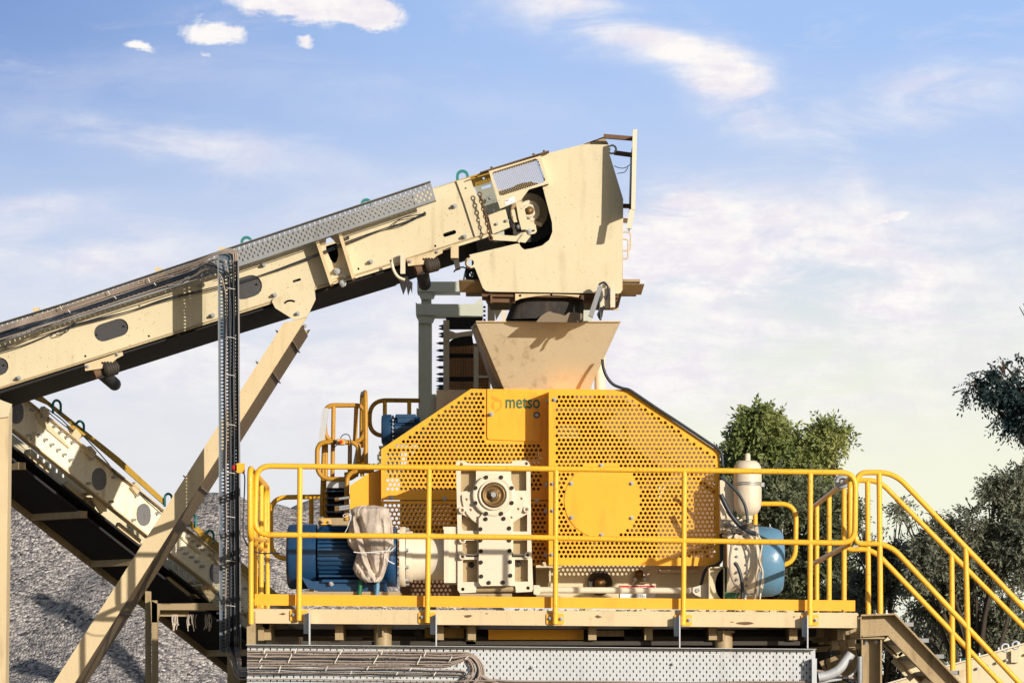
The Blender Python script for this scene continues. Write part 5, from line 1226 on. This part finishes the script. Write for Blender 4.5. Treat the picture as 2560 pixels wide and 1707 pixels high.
b.use(1); b.plate([(167, 1064), (185, 1063), (215, 1085), (190, 1103), (178, 1085)], [], off(pl2, .012), .01); b.plate([(495, 1336), (512, 1333), (535, 1352), (520, 1368), (506, 1352)], [], off(pl2, .012), .01); b.build('cord_bracket', s2)
for (x, y) in [(142, 1013), (200, 1065), (421, 1246), (480, 1297), (525, 1338)]:
    b = MB('teal'); p = UP(x, y, off(pl2, -.06)); b.torus(p, .042, .011, Nn, arc=(-90, 90)); b.cyl(p+Ud*.042+Vector((0, 0, -.0)), p+Ud*.042-Vector((0, 0, .07)), .011, n=8); b.cyl(p-Ud*.042, p-Ud*.042-Vector((0, 0, .07)), .011, n=8); b.build('lifting_eye', s2)
b = MB('red', 'yellow'); b.plate([(712, 1586), (752, 1586), (752, 1611), (742, 1611)], [], off(pl2, .015), .005); b.use(1); b.plate([(722, 1586), (751, 1586), (751, 1611), (738, 1611)], [], off(pl2, .022), .004); b.build('warning_plate', s2)
sf2 = thing('conveyor_trestle', 'dusty cream trestle frame carrying the low end of the second conveyor', 'trestle', W(380, 2000, 4.9))
b = MB('cream_dirty'); b.prism([(363, 1476), (378, 1478), (381, 2200), (363, 2200)], 4.9, 4.91); b.prism([(379, 1500), (393, 1500), (396, 2200), (382, 2200)], 4.8, 4.9); b.build('post', sf2)
b = MB('cream_dirty'); b.prism([(376, 1500), (392, 1508), (560, 1506), (560, 1524), (400, 1524), (393, 1555), (378, 1555)], 4.8, 4.9); b.box(380, 1522, 470, 1540, 4.92, 5.0); b.build('cross_head', sf2)
b = MB('cream_dirty'); b.box(568, 1640, 596, 2200, 4.7, 4.85); b.build('post', sf2)
b = MB('sack'); random.seed(9)
for (x, w_) in [(440, 10), (482, 12), (522, 9)]:
    for k in range(9):
        x0 = x+random.uniform(-w_, w_); b.tube(smoothpath([W(x0, 1535, 4.85), W(x0+random.uniform(-4, 4), 1552, 4.85), W(x0+random.uniform(-6, 6), 1560+random.uniform(0, 18), 4.85)], 4), .0035, 5)
tag(b.build('hanging_straw'), 'tufts of straw and torn fibre hanging from the trestle crosshead', 'straw', kind='stuff')
# ================================================================== THIRD CONVEYOR, lower right
t3 = thing('third_conveyor', 'pale conveyor frame rising to the right edge behind the stairs', 'conveyor', W(2450, 1820, 6))
Y3 = 6.0
b = MB('cream'); b.plate([(2090, 1745), (2352, 1668), (2620, 1590), (2620, 1730), (2360, 1790), (2090, 1850)], [slot(2402, 1683, 8, 9, -17), ], ypl(Y3), .012); b.build('side_panel', t3)
b = MB('creamw'); b.bar(W(2090, 1745, Y3-.03), W(2620, 1590, Y3-.03), .10, .012); b.build('top_flange', t3)
b = MB('cream2'); b.plate([(2090, 1745), (2620, 1590), (2620, 1730), (2090, 1850)], [], ypl(Y3+1.1), .012); b.build('side_panel', t3)
b = MB('steel')
for k in range(13): x = 2300+k*24; y = 1700-k*7.0; p = W(x, y+12, Y3); b.cyl(p, p+Vector((0, -.04, 0)), .012, n=8); p = W(x+4, y-18, Y3-.03); b.cyl(p, p+Vector((0, 0, .03)), .012, n=8)
b.build('stud_bolts', t3)
b = MB('cream'); b.box(2528, 1626, 2548, 1655, Y3-.05, Y3-.01); b.build('eye_plate', t3)
for (x, y) in [(2513, 1618), (2540, 1612)]: b = MB('galv'); b.torus(W(x, y, Y3), .032, .011, (0, 1, 0)); b.build('lifting_eye', t3)
for (x, y) in [(2412, 1655), (2447, 1644)]: b = MB('teal'); b.torus(W(x, y, Y3+.9), .032, .011, (.6, 1, 0)); b.build('lifting_eye', t3)

# ================================================================== GREY GANTRY AND SCREEN BEHIND THE HOPPER
gy_ = 5.0
gs = thing('steel_gantry', 'grey-green steel gantry with two stacked beams behind the hopper', 'gantry', W(1062, 1560, gy_))
b = MB('grey'); b.box(1046, 790, 1079, 1640, gy_, gy_+.2); b.box(1053, 730, 1078, 760, gy_+.02, gy_+.16); b.build('column', gs)
b = MB('grey'); b.box(1043, 704, 1150, 729, gy_-.05, gy_+.25); b.build('top_beam', gs)
b = MB('grey'); b.prism([(1039, 755), (1043, 759), (1110, 760), (1207, 760), (1207, 790), (1040, 787)], gy_-.05, gy_+.25); b.prism([(1186, 760), (1201, 744), (1207, 760)], gy_, gy_+.1); b.build('lower_beam', gs)
b = MB('grey'); b.prism([(1044, 730), (1091, 731), (1084, 748), (1052, 748)], gy_-.03, gy_-.02); b.prism([(1040, 788), (1090, 789), (1082, 808), (1048, 807)], gy_-.03, gy_-.02)
for (x, y) in [(1048, 733), (1086, 734), (1045, 791), (1084, 792)]: b.bolt(x, y, gy_-.03, 3)
b.build('end_gusset', gs)
b = MB('grey'); b.box(1076, 985, 1090, 1640, gy_+.1, gy_+.3); b.box(1041, 1020, 1045, 1110, gy_, gy_+.2); b.build('side_column', gs)
b = MB('grey'); b.box(1046, 1150, 1079, 1640, gy_+2, gy_+2.2); b.box(1450, 770, 1480, 1640, gy_+1.2, gy_+1.4); b.build('rear_column', gs)
sv = thing('screen_deck', 'steep screening deck with rusty brown mesh between cream frames', 'screen', W(1165, 1560, 3.6))
ys3 = 4.2
b = MB('mesh', 'rusty'); b.use(1).box(1122, 858, 1224, 1000, ys3+.03, ys3+.04); b.use(0)
for k in range(25): b.box(1124+k*4, 858, 1126.4+k*4, 1000, ys3, ys3+.03)
for k in range(24): b.box(1122, 860+k*6, 1224, 861.6+k*6, ys3-.006, ys3+.02)
b.build('screen_mesh', sv)
b = MB('rubber'); b.box(1115, 793, 1206, 822, ys3-.05, ys3+.02); b.plate([(1120, 858), (1128, 850), (1150, 838), (1180, 836), (1184, 862), (1122, 866)], [], ypl(ys3-.02), .01); b.box(1122, 884, 1184, 894, ys3-.01, ys3); b.box(1122, 942, 1184, 952, ys3-.01, ys3); b.build('rubber_apron', sv)
b = MB('creamw'); b.box(1108, 800, 1123, 1010, ys3-.1, ys3+.1); b.box(1184, 866, 1196, 1010, ys3-.1, ys3+.1); b.plate([(1110, 820), (1140, 832), (1182, 826), (1182, 838), (1150, 842), (1112, 852)], [], ypl(ys3-.12), .02); b.box(1222, 800, 1226, 1010, ys3-.05, ys3+.1)
b.box(1219, 757, 1237, 810, ys3-.1, ys3); b.box(1253, 757, 1265, 810, ys3+.3, ys3+.4); b.box(1196, 938, 1224, 944, ys3-.06, ys3); b.build('side_frame', sv)
b = MB('cream'); b.prism([(1236, 775), (1247, 764), (1254, 776), (1240, 800)], ys3+.1, ys3+.14); b.build('gusset', sv)
b = MB('blue')
for y in (815, 822, 834, 841, 858, 876, 892, 900, 918, 935, 946, 952, 965, 971): 
    p = W(1108, y, ys3); q_ = W(1099 if y > 850 else 1105, y, ys3); b.cyl(p, q_, .013, n=8); b.cyl(q_, q_+Vector((-.03, 0, 0)), .012, .002, n=8)
b.build('tension_bolt', sv)
b = MB('dark')
for y in (765, 775, 786, 797, 806): b.box(1208, y, 1214, y+4, ys3-.05, ys3)
b.build('chain_guard', sv)
bx = thing('panel_box', 'pale cream sheet metal box behind the left slope of the yellow guard', 'box', W(1140, 1200, 3.3))
b = MB('creamw'); b.prism([(1091, 974), (1185, 974), (1185, 1180), (1091, 1180)], 3.3, 3.8); b.build('shell', bx)
b = MB('grey'); b.box(1076, 990, 1092, 1180, 3.4, 3.7); b.build('side_plate', bx)
# small blue motor on its stand
sm = thing('electric_motor', 'small blue electric motor with terminal box on top, far left behind the guard', 'electric motor', W(990, 1200, 3.4))
cy_ = 1074; ym = 3.4
b = MB('blue'); b.lathe(W(954, cy_, ym), (1, 0, 0), [(0, 0), (0, .11), (.015, .125), (.08, .125)], 28); b.build('fan_cover', sm)
b = MB('blue'); b.lathe(W(988, cy_, ym), (1, 0, 0), [(0, .11), (.2, .11)], 28)
for k in range(11):
    a = math.radians(-80+k*16); n_ = Vector((0, -math.cos(a), math.sin(a))); b.bar(W(989, cy_, ym)+n_*.115, W(1040, cy_, ym)+n_*.115, .005, .025, up=n_)
b.build('stator_body', sm)
b = MB('blue'); b.box(994, 1042, 1036, 1056, ym-.12, ym+.05); b.box(991, 1036, 1038, 1043, ym-.13, ym+.06); b.build('terminal_box', sm)
b = MB('blue', 'steel'); b.lathe(W(980, cy_, ym), (1, 0, 0), [(0, .118), (.015, .118), (.015, .1), (.025, .1)], 28); b.use(1)
for k in range(6): p = W(983, 1050+k*10, ym-.12); b.cyl(p, p+Vector((0, -.02, 0)), .008, n=6)
b.build('end_shield', sm)
b = MB('cableb'); b.tube(smoothpath(PP([(965, 1053), (975, 1045), (982, 1050), (984, 1062)], ym-.08)), .008, 6); b.build('lead', sm)
b = MB('grey'); b.box(947, 1114, 1040, 1119, ym-.2, ym+.2); b.prism([(943, 1135), (953, 1122), (956, 1160), (944, 1160)], ym-.15, ym-.1); b.box(918, 1158, 960, 1163, ym-.2, ym+.2); b.box(955, 1119, 1000, 1190, ym-.1, ym+.15); b.build('stand', sm)
# ladder and cage railings, back left
lad = thing('access_ladder', 'yellow caged ladder with dark treads at the back left, beside the small blue motor', 'ladder', W(845, 1560, 3.2))
yl = 3.2
def lp4(pts, y, r=.12): 
    b = MB('rail2'); P = PP(pts, y); m_ = P[0].lerp(P[1], .5); b.tube(fillet([m_]+P[1:]+[P[0], m_], r, 7), .019, 10); b.build('rail_loop', lad)
lp4([(812, 1013), (912, 1013), (912, 1106), (812, 1106)], yl)
lp4([(793, 1105), (897, 1105), (897, 1197), (793, 1197)], yl-.1)
for (x0, y0, x1, y1) in [(834, 1014, 831, 1195), (891, 1014, 887, 1110), (813, 1020, 804, 1290), (815, 1105, 814, 1308), (875, 1108, 874, 1200), (910, 990, 912, 1160), (866, 1180, 866, 1302), (897, 1110, 906, 1190)]:
    post3(lad, W(x0, y0, yl), W(x1, y1, yl), .018, 'rail2')
b = MB('rail2'); b.tube(smoothpath([W(903, 1160, yl+.4), W(905, 1000, yl+.3), W(910, 987, yl+.1), W(914, 995, yl-.1), W(915, 1160, yl-.2)]), .018, 10); b.build('hoop', lad)
b = MB('rail2'); b.tube(fillet([W(866, 1300, yl-.3), W(868, 1190, yl-.3), W(885, 1177, yl-.3), W(935, 1177, yl-.3)], .1), .019, 10); b.build('hand_rail', lad)
b = MB('galv'); b.bar(W(815, 1020, yl-.05), W(802, 1110, yl-.05), .03, .05); b.bar(W(900, 1118, yl-.05), W(886, 1190, yl-.05), .04, .06); b.box(816, 1200, 866, 1219, yl-.1, yl-.08); b.build('side_plate', lad)
b = MB('dark', 'blue'); b.box(814, 1219, 868, 1296, yl+.1, yl+.5); b.use(1)
for k in range(4): b.box(812, 1226+k*17, 868, 1229+k*17, yl-.1, yl+.1)
b.build('treads', lad)
b = MB('cream_dirty'); b.box(796, 1294, 872, 1312, yl-.3, yl+.1); b.build('landing', lad)
b = MB('yellow', 'steel'); b.plate(rrect(802, 1297, 828, 1311, 3), [], ypl(yl-.33), .01); b.use(1).bolt(807, 1304, yl-.33, 3); b.bolt(822, 1304, yl-.33, 3); b.build('foot_bracket', lad)
eb = thing('call_button_box', 'small orange box with a dark button on the ladder cage, thin cable looping over it', 'button box', W(852, 1112, yl-.15))
b = MB('yellow', 'red', 'steel'); b.use(2).box(841, 1096, 863, 1112, yl-.16, yl-.12); b.use(0).box(844, 1098, 860, 1110, yl-.2, yl-.16); b.use(1).cyl(W(853, 1104, yl-.2), W(853, 1104, yl-.24), .014, n=12); b.build('box', eb)
b = MB('cableb'); b.tube(smoothpath(PP([(851, 1096), (856, 1088), (866, 1085), (874, 1091), (877, 1110), (873, 1140), (872, 1155)], yl-.14)), .004, 6); b.tube(smoothpath(PP([(842, 1105), (832, 1108), (830, 1114), (836, 1117), (842, 1112)], yl-.14)), .004, 6); b.build('lead', eb)
bk = thing('back_railing', 'high yellow railing with rounded corner between the ladder and the grey gantry', 'railing', W(980, 1180, 3.9))
b = MB('rail2'); b.tube(fillet(PP([(1050, 1001), (924, 1000), (924, 1088), (1000, 1090)], 4.0), .16, 8), .019, 10); b.build('rail_loop', bk)
for x in (962, 1023): post3(bk, W(x, 1001, 4.0), W(x, 1180, 4.0), .018)
b = MB('steel', 'brass')
for (y) in (1247, 1268, 1274):
    b.use(0).cyl(W(845, y, 2.3), W(873, y-4, 2.3), .012, n=10); b.use(1).cyl(W(837, y+1, 2.3), W(848, y, 2.3), .016, n=6, smooth=False)
tag(b.build('pipe_fittings'), 'three short brass-ended hydraulic couplings left of the orange guard wing', 'pipe')

# ================================================================== LOWER RIGHT PIPES
b = MB('galv'); b.tube(smoothpath(PP([(2046, 1692), (2070, 1687), (2095, 1674), (2115, 1650), (2128, 1632)], .1), 5), .036, 14); tag(b.build('bent_hose'), 'thick grey bent hose below the deck corner by the stair column', 'hose')
b = MB('galvd'); 
P = PP([(2150, 1640), (2150, 1800)], .0); b.tube([P[0].lerp(P[1], i/60) for i in range(61)], .02, 10, rads=[.019+.003*(i % 2) for i in range(61)]); tag(b.build('corrugated_conduit'), 'upright corrugated conduit against the stair column', 'conduit')
for k, pts in enumerate([[(2042, 1676), (2070, 1681), (2110, 1690), (2150, 1697)], [(2042, 1684), (2080, 1690), (2120, 1700), (2145, 1712)], [(2045, 1706), (2080, 1700), (2120, 1692), (2140, 1675), (2146, 1655)]]):
    b = MB(['cable', 'cableb', 'galv'][k]); b.tube(smoothpath(PP(pts, .14)), .011, 8); tag(b.build('ground_cable'), ['upper thin brown cable right of the tray end', 'black thin cable right of the tray end', 'pale hose curving up to the conduit'][k], 'cable')
bb_ = thing('cross_brace_frame', 'dusty braces, clamps and a brown conveyor edge below the right end of the deck', 'frame', W(2090, 1650, 1.2))
b = MB('cream_dirty'); b.bar(W(2030, 1600, 1.0), W(2150, 1590, 1.0), .04, .04); b.prism([(2048, 1652), (2140, 1622), (2146, 1640), (2146, 1665), (2060, 1678)], 1.3, 1.35); b.bar(W(2020, 1624, .9), W(2150, 1615, .9), .03, .04); b.build('brace', bb_)
b = MB('cream2'); b.box(2080, 1600, 2098, 1622, .6, .75); b.box(2120, 1598, 2138, 1618, .6, .75); b.box(2047, 1572, 2060, 1610, 1.3, 1.4); b.box(2090, 1575, 2100, 1605, 1.3, 1.4); b.build('clamp', bb_)
b = MB('cableb'); b.tube(smoothpath(PP([(2075, 1620), (2066, 1640), (2062, 1655), (2068, 1670)], .5)), .006, 6); b.build('wire', bb_)

# ================================================================== TREES
def make_tree(label, base, trunk_r, lobes, mat, leaf, seed, group='trees behind the plant', per=1.0, gaps=.0, droop=.5):
    """lobes: (px, py, depth, rx_px, ry_px, sprays); leaf sprays fill each lobe's volume, limbs lead to every lobe"""
    rng = np.random.default_rng(seed); random.seed(seed)
    root = thing('leafy_tree', label, 'tree', base, group)
    tb_ = MB('bark'); L_ = [(W(x, y, d), rx*(DC+d)/FPX, ry*(DC+d)/FPX, n) for (x, y, d, rx, ry, n) in lobes]
    cen = sum((l[0] for l in L_), Vector())/len(L_); fork = Vector(base).lerp(Vector((cen.x, cen.y, cen.z)), .45)
    tb_.tube(smoothpath([Vector(base), Vector(base).lerp(fork, .5)+Vector((.1, 0, 0)), fork], 5), 1, 9, rads=[lerp(trunk_r, trunk_r*.7, i/10) for i in range(11)])
    twigs = []
    for (c, rx, rz, n) in L_:
        m_ = fork.lerp(c, .5)+Vector((random.uniform(-.15, .15), random.uniform(-.2, .2), random.uniform(-.1, .25)))
        P = smoothpath([fork, m_, m_.lerp(c, .6)+Vector((0, 0, random.uniform(-.05, .05))), c], 6); N = len(P)
        tb_.tube(P, 1, 7, rads=[.006+trunk_r*.45*(1-i/(N-1))**1.8 for i in range(N)])
        for k in range(5):
            a = random.uniform(0, 2*math.pi); q_ = c+Vector((math.cos(a)*rx*.8, random.uniform(-.8, .8)*rx, math.sin(a)*rz*.75)); s0 = P[random.randint(N//2, N-2)]
            tb_.tube(smoothpath([s0, s0.lerp(q_, .5)+Vector((0, 0, .06)), q_], 4), 1, 5, rads=[lerp(trunk_r*.14, .004, i/8) for i in range(9)])
    tb_.build('trunk', root)
    Vs = []
    for (c, rx, rz, n) in L_:
        n = int(n*per); ry = (rx+rz)*.5
        # sub-clumps make the outline ragged and let light through
        K = max(6, n//34); sub = rng.normal(size=(K, 3)); sub /= np.linalg.norm(sub, axis=1)[:, None]; sub *= rng.uniform(.35, 1.0, (K, 1))
        idx = rng.integers(0, K, n); r_ = .16*rng.normal(size=(n, 3))*np.array([.62, .62, .55]); pts = sub[idx]+r_
        pts = pts*np.array([rx, ry, rz])+np.array(c)
        nz = np.array([noise.noise(Vector(p)*1.7) for p in pts]); pts = pts[nz > gaps-.25]
        out = (pts-np.array(c))/np.array([rx, ry, rz]); n = len(pts)
        d = out*.8+rng.normal(size=(n, 3))*.75; d[:, 2] -= droop*.6; d /= np.linalg.norm(d, axis=1)[:, None]+1e-6
        Lp = leaf*rng.uniform(2.8, 4.6, n)        # length of the spray
        side = np.cross(d, rng.normal(size=(n, 3))); side /= np.linalg.norm(side, axis=1)[:, None]+1e-6
        J = 7
        for j in range(J):
            for sg in ((-1, 1) if j < J-1 else (0,)):
                t = (j+.6)/J; p = pts+d*(Lp*t)[:, None]; p[:, 2] -= Lp*droop*.35*t*t
                ld = side*sg*.85+d*.55 if sg else d.copy(); ld = ld+rng.normal(size=(n, 3))*.22; ld[:, 2] -= droop*.35
                ld /= np.linalg.norm(ld, axis=1)[:, None]+1e-6
                wv = np.cross(ld, rng.normal(size=(n, 3))); wv /= np.linalg.norm(wv, axis=1)[:, None]+1e-6
                l = leaf*rng.uniform(.75, 1.25, (n, 1)); ww = l*.21
                Vs.append(np.stack([p, p+ld*l*.45+wv*ww, p+ld*l, p+ld*l*.45-wv*ww], 1))
    A = np.concatenate(Vs)-np.array(base); nf = len(A)
    me = bpy.data.meshes.new('crown'); me.vertices.add(nf*4); me.vertices.foreach_set('co', A.reshape(-1).astype(np.float32))
    me.loops.add(nf*4); me.loops.foreach_set('vertex_index', np.arange(nf*4, dtype=np.int32)); me.polygons.add(nf)
    me.polygons.foreach_set('loop_start', np.arange(0, nf*4, 4, dtype=np.int32)); me.polygons.foreach_set('loop_total', np.full(nf, 4, dtype=np.int32))
    me.materials.append(M[mat]); me.update(); me.validate()
    o = bpy.data.objects.new('crown', me); COL.objects.link(o); o.parent = root; ORG[o] = ORG[root]
    return nf
nf = 0
def at(px, d): v = W(px, 1820, d); return (v.x, v.y, 0)
nf += make_tree('sunlit green tree with feathery clumps rising behind the white pressure bottle', at(1900, 26), .09,
    [(1893, 1034, 26, 20, 16, 90), (1866, 1056, 26, 18, 12, 60), (1922, 1052, 26, 18, 14, 60), (1893, 1055, 26, 28, 20, 150), (1876, 1066, 26.2, 30, 20, 130), (1912, 1060, 26, 26, 20, 110), (1894, 1100, 26, 34, 30, 230), (1850, 1128, 26.5, 30, 20, 120), (1925, 1120, 26, 26, 22, 120), (1866, 1165, 26.5, 46, 34, 260), (1840, 1200, 26.5, 50, 34, 260),
     (2000, 1102, 26, 28, 22, 150), (2040, 1080, 26, 24, 18, 110), (2084, 1085, 26, 18, 16, 90), (2070, 1118, 26, 28, 22, 160), (2092, 1140, 26, 16, 18, 80), (2020, 1130, 26, 40, 24, 230), (1985, 1150, 26, 46, 30, 260), (1930, 1175, 26, 56, 40, 360), (2050, 1170, 26.5, 38, 30, 200), (1990, 1200, 26, 70, 40, 400), (2100, 1100, 26, 9, 8, 26), (2052, 1058, 26, 10, 7, 26), (1858, 1088, 26, 12, 8, 30)], 'leafA', .078, 1, gaps=.08, per=.75)
nf += make_tree('small bit of green tree top just right of the yellow guard edge', at(1800, 28), .1,
    [(1785, 1120, 28, 26, 20, 120), (1800, 1150, 28, 34, 34, 200), (1765, 1150, 28, 30, 25, 120)], 'leafA', .075, 2, gaps=.1, per=.7)
nf += make_tree('dense greyish green tree filling the gap below the sunlit tree, behind the right motor', at(1960, 24), .09,
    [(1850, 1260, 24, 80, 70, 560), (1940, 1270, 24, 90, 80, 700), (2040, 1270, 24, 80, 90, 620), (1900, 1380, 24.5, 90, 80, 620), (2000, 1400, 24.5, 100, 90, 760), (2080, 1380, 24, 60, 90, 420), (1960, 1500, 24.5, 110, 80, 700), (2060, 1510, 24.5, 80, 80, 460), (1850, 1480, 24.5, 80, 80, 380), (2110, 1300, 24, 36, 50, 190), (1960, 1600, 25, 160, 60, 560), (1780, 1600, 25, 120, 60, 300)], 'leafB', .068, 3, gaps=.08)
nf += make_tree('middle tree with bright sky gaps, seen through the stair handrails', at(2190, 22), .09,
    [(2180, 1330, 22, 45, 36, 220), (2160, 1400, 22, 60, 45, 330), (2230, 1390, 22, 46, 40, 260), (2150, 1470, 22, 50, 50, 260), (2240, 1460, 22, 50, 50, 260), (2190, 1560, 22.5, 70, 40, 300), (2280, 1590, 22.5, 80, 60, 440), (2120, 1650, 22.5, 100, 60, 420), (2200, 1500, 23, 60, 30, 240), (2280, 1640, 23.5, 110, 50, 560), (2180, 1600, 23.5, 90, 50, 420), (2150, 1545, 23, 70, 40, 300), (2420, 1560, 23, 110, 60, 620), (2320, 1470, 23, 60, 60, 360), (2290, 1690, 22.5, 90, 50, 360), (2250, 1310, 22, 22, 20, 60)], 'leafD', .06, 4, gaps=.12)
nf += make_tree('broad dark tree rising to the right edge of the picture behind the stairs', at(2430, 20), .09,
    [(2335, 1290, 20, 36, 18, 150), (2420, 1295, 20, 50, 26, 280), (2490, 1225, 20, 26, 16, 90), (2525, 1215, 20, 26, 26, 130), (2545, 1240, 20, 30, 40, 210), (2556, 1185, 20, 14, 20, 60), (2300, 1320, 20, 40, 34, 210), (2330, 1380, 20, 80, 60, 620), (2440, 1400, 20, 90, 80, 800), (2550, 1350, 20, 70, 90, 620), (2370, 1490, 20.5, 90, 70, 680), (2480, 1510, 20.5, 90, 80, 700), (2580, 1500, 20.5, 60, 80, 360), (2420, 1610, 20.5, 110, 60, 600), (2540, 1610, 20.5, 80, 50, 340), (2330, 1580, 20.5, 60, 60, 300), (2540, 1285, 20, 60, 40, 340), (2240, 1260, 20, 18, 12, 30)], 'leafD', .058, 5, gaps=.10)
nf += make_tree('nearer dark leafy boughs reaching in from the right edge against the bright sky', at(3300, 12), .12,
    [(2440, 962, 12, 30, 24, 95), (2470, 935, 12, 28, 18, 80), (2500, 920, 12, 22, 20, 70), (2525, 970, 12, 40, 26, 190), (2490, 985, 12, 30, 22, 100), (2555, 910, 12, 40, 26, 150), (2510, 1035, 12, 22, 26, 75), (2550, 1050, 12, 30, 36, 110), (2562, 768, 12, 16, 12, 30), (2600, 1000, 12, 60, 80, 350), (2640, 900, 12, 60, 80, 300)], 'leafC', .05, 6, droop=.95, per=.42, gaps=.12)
print('leaf faces', nf)
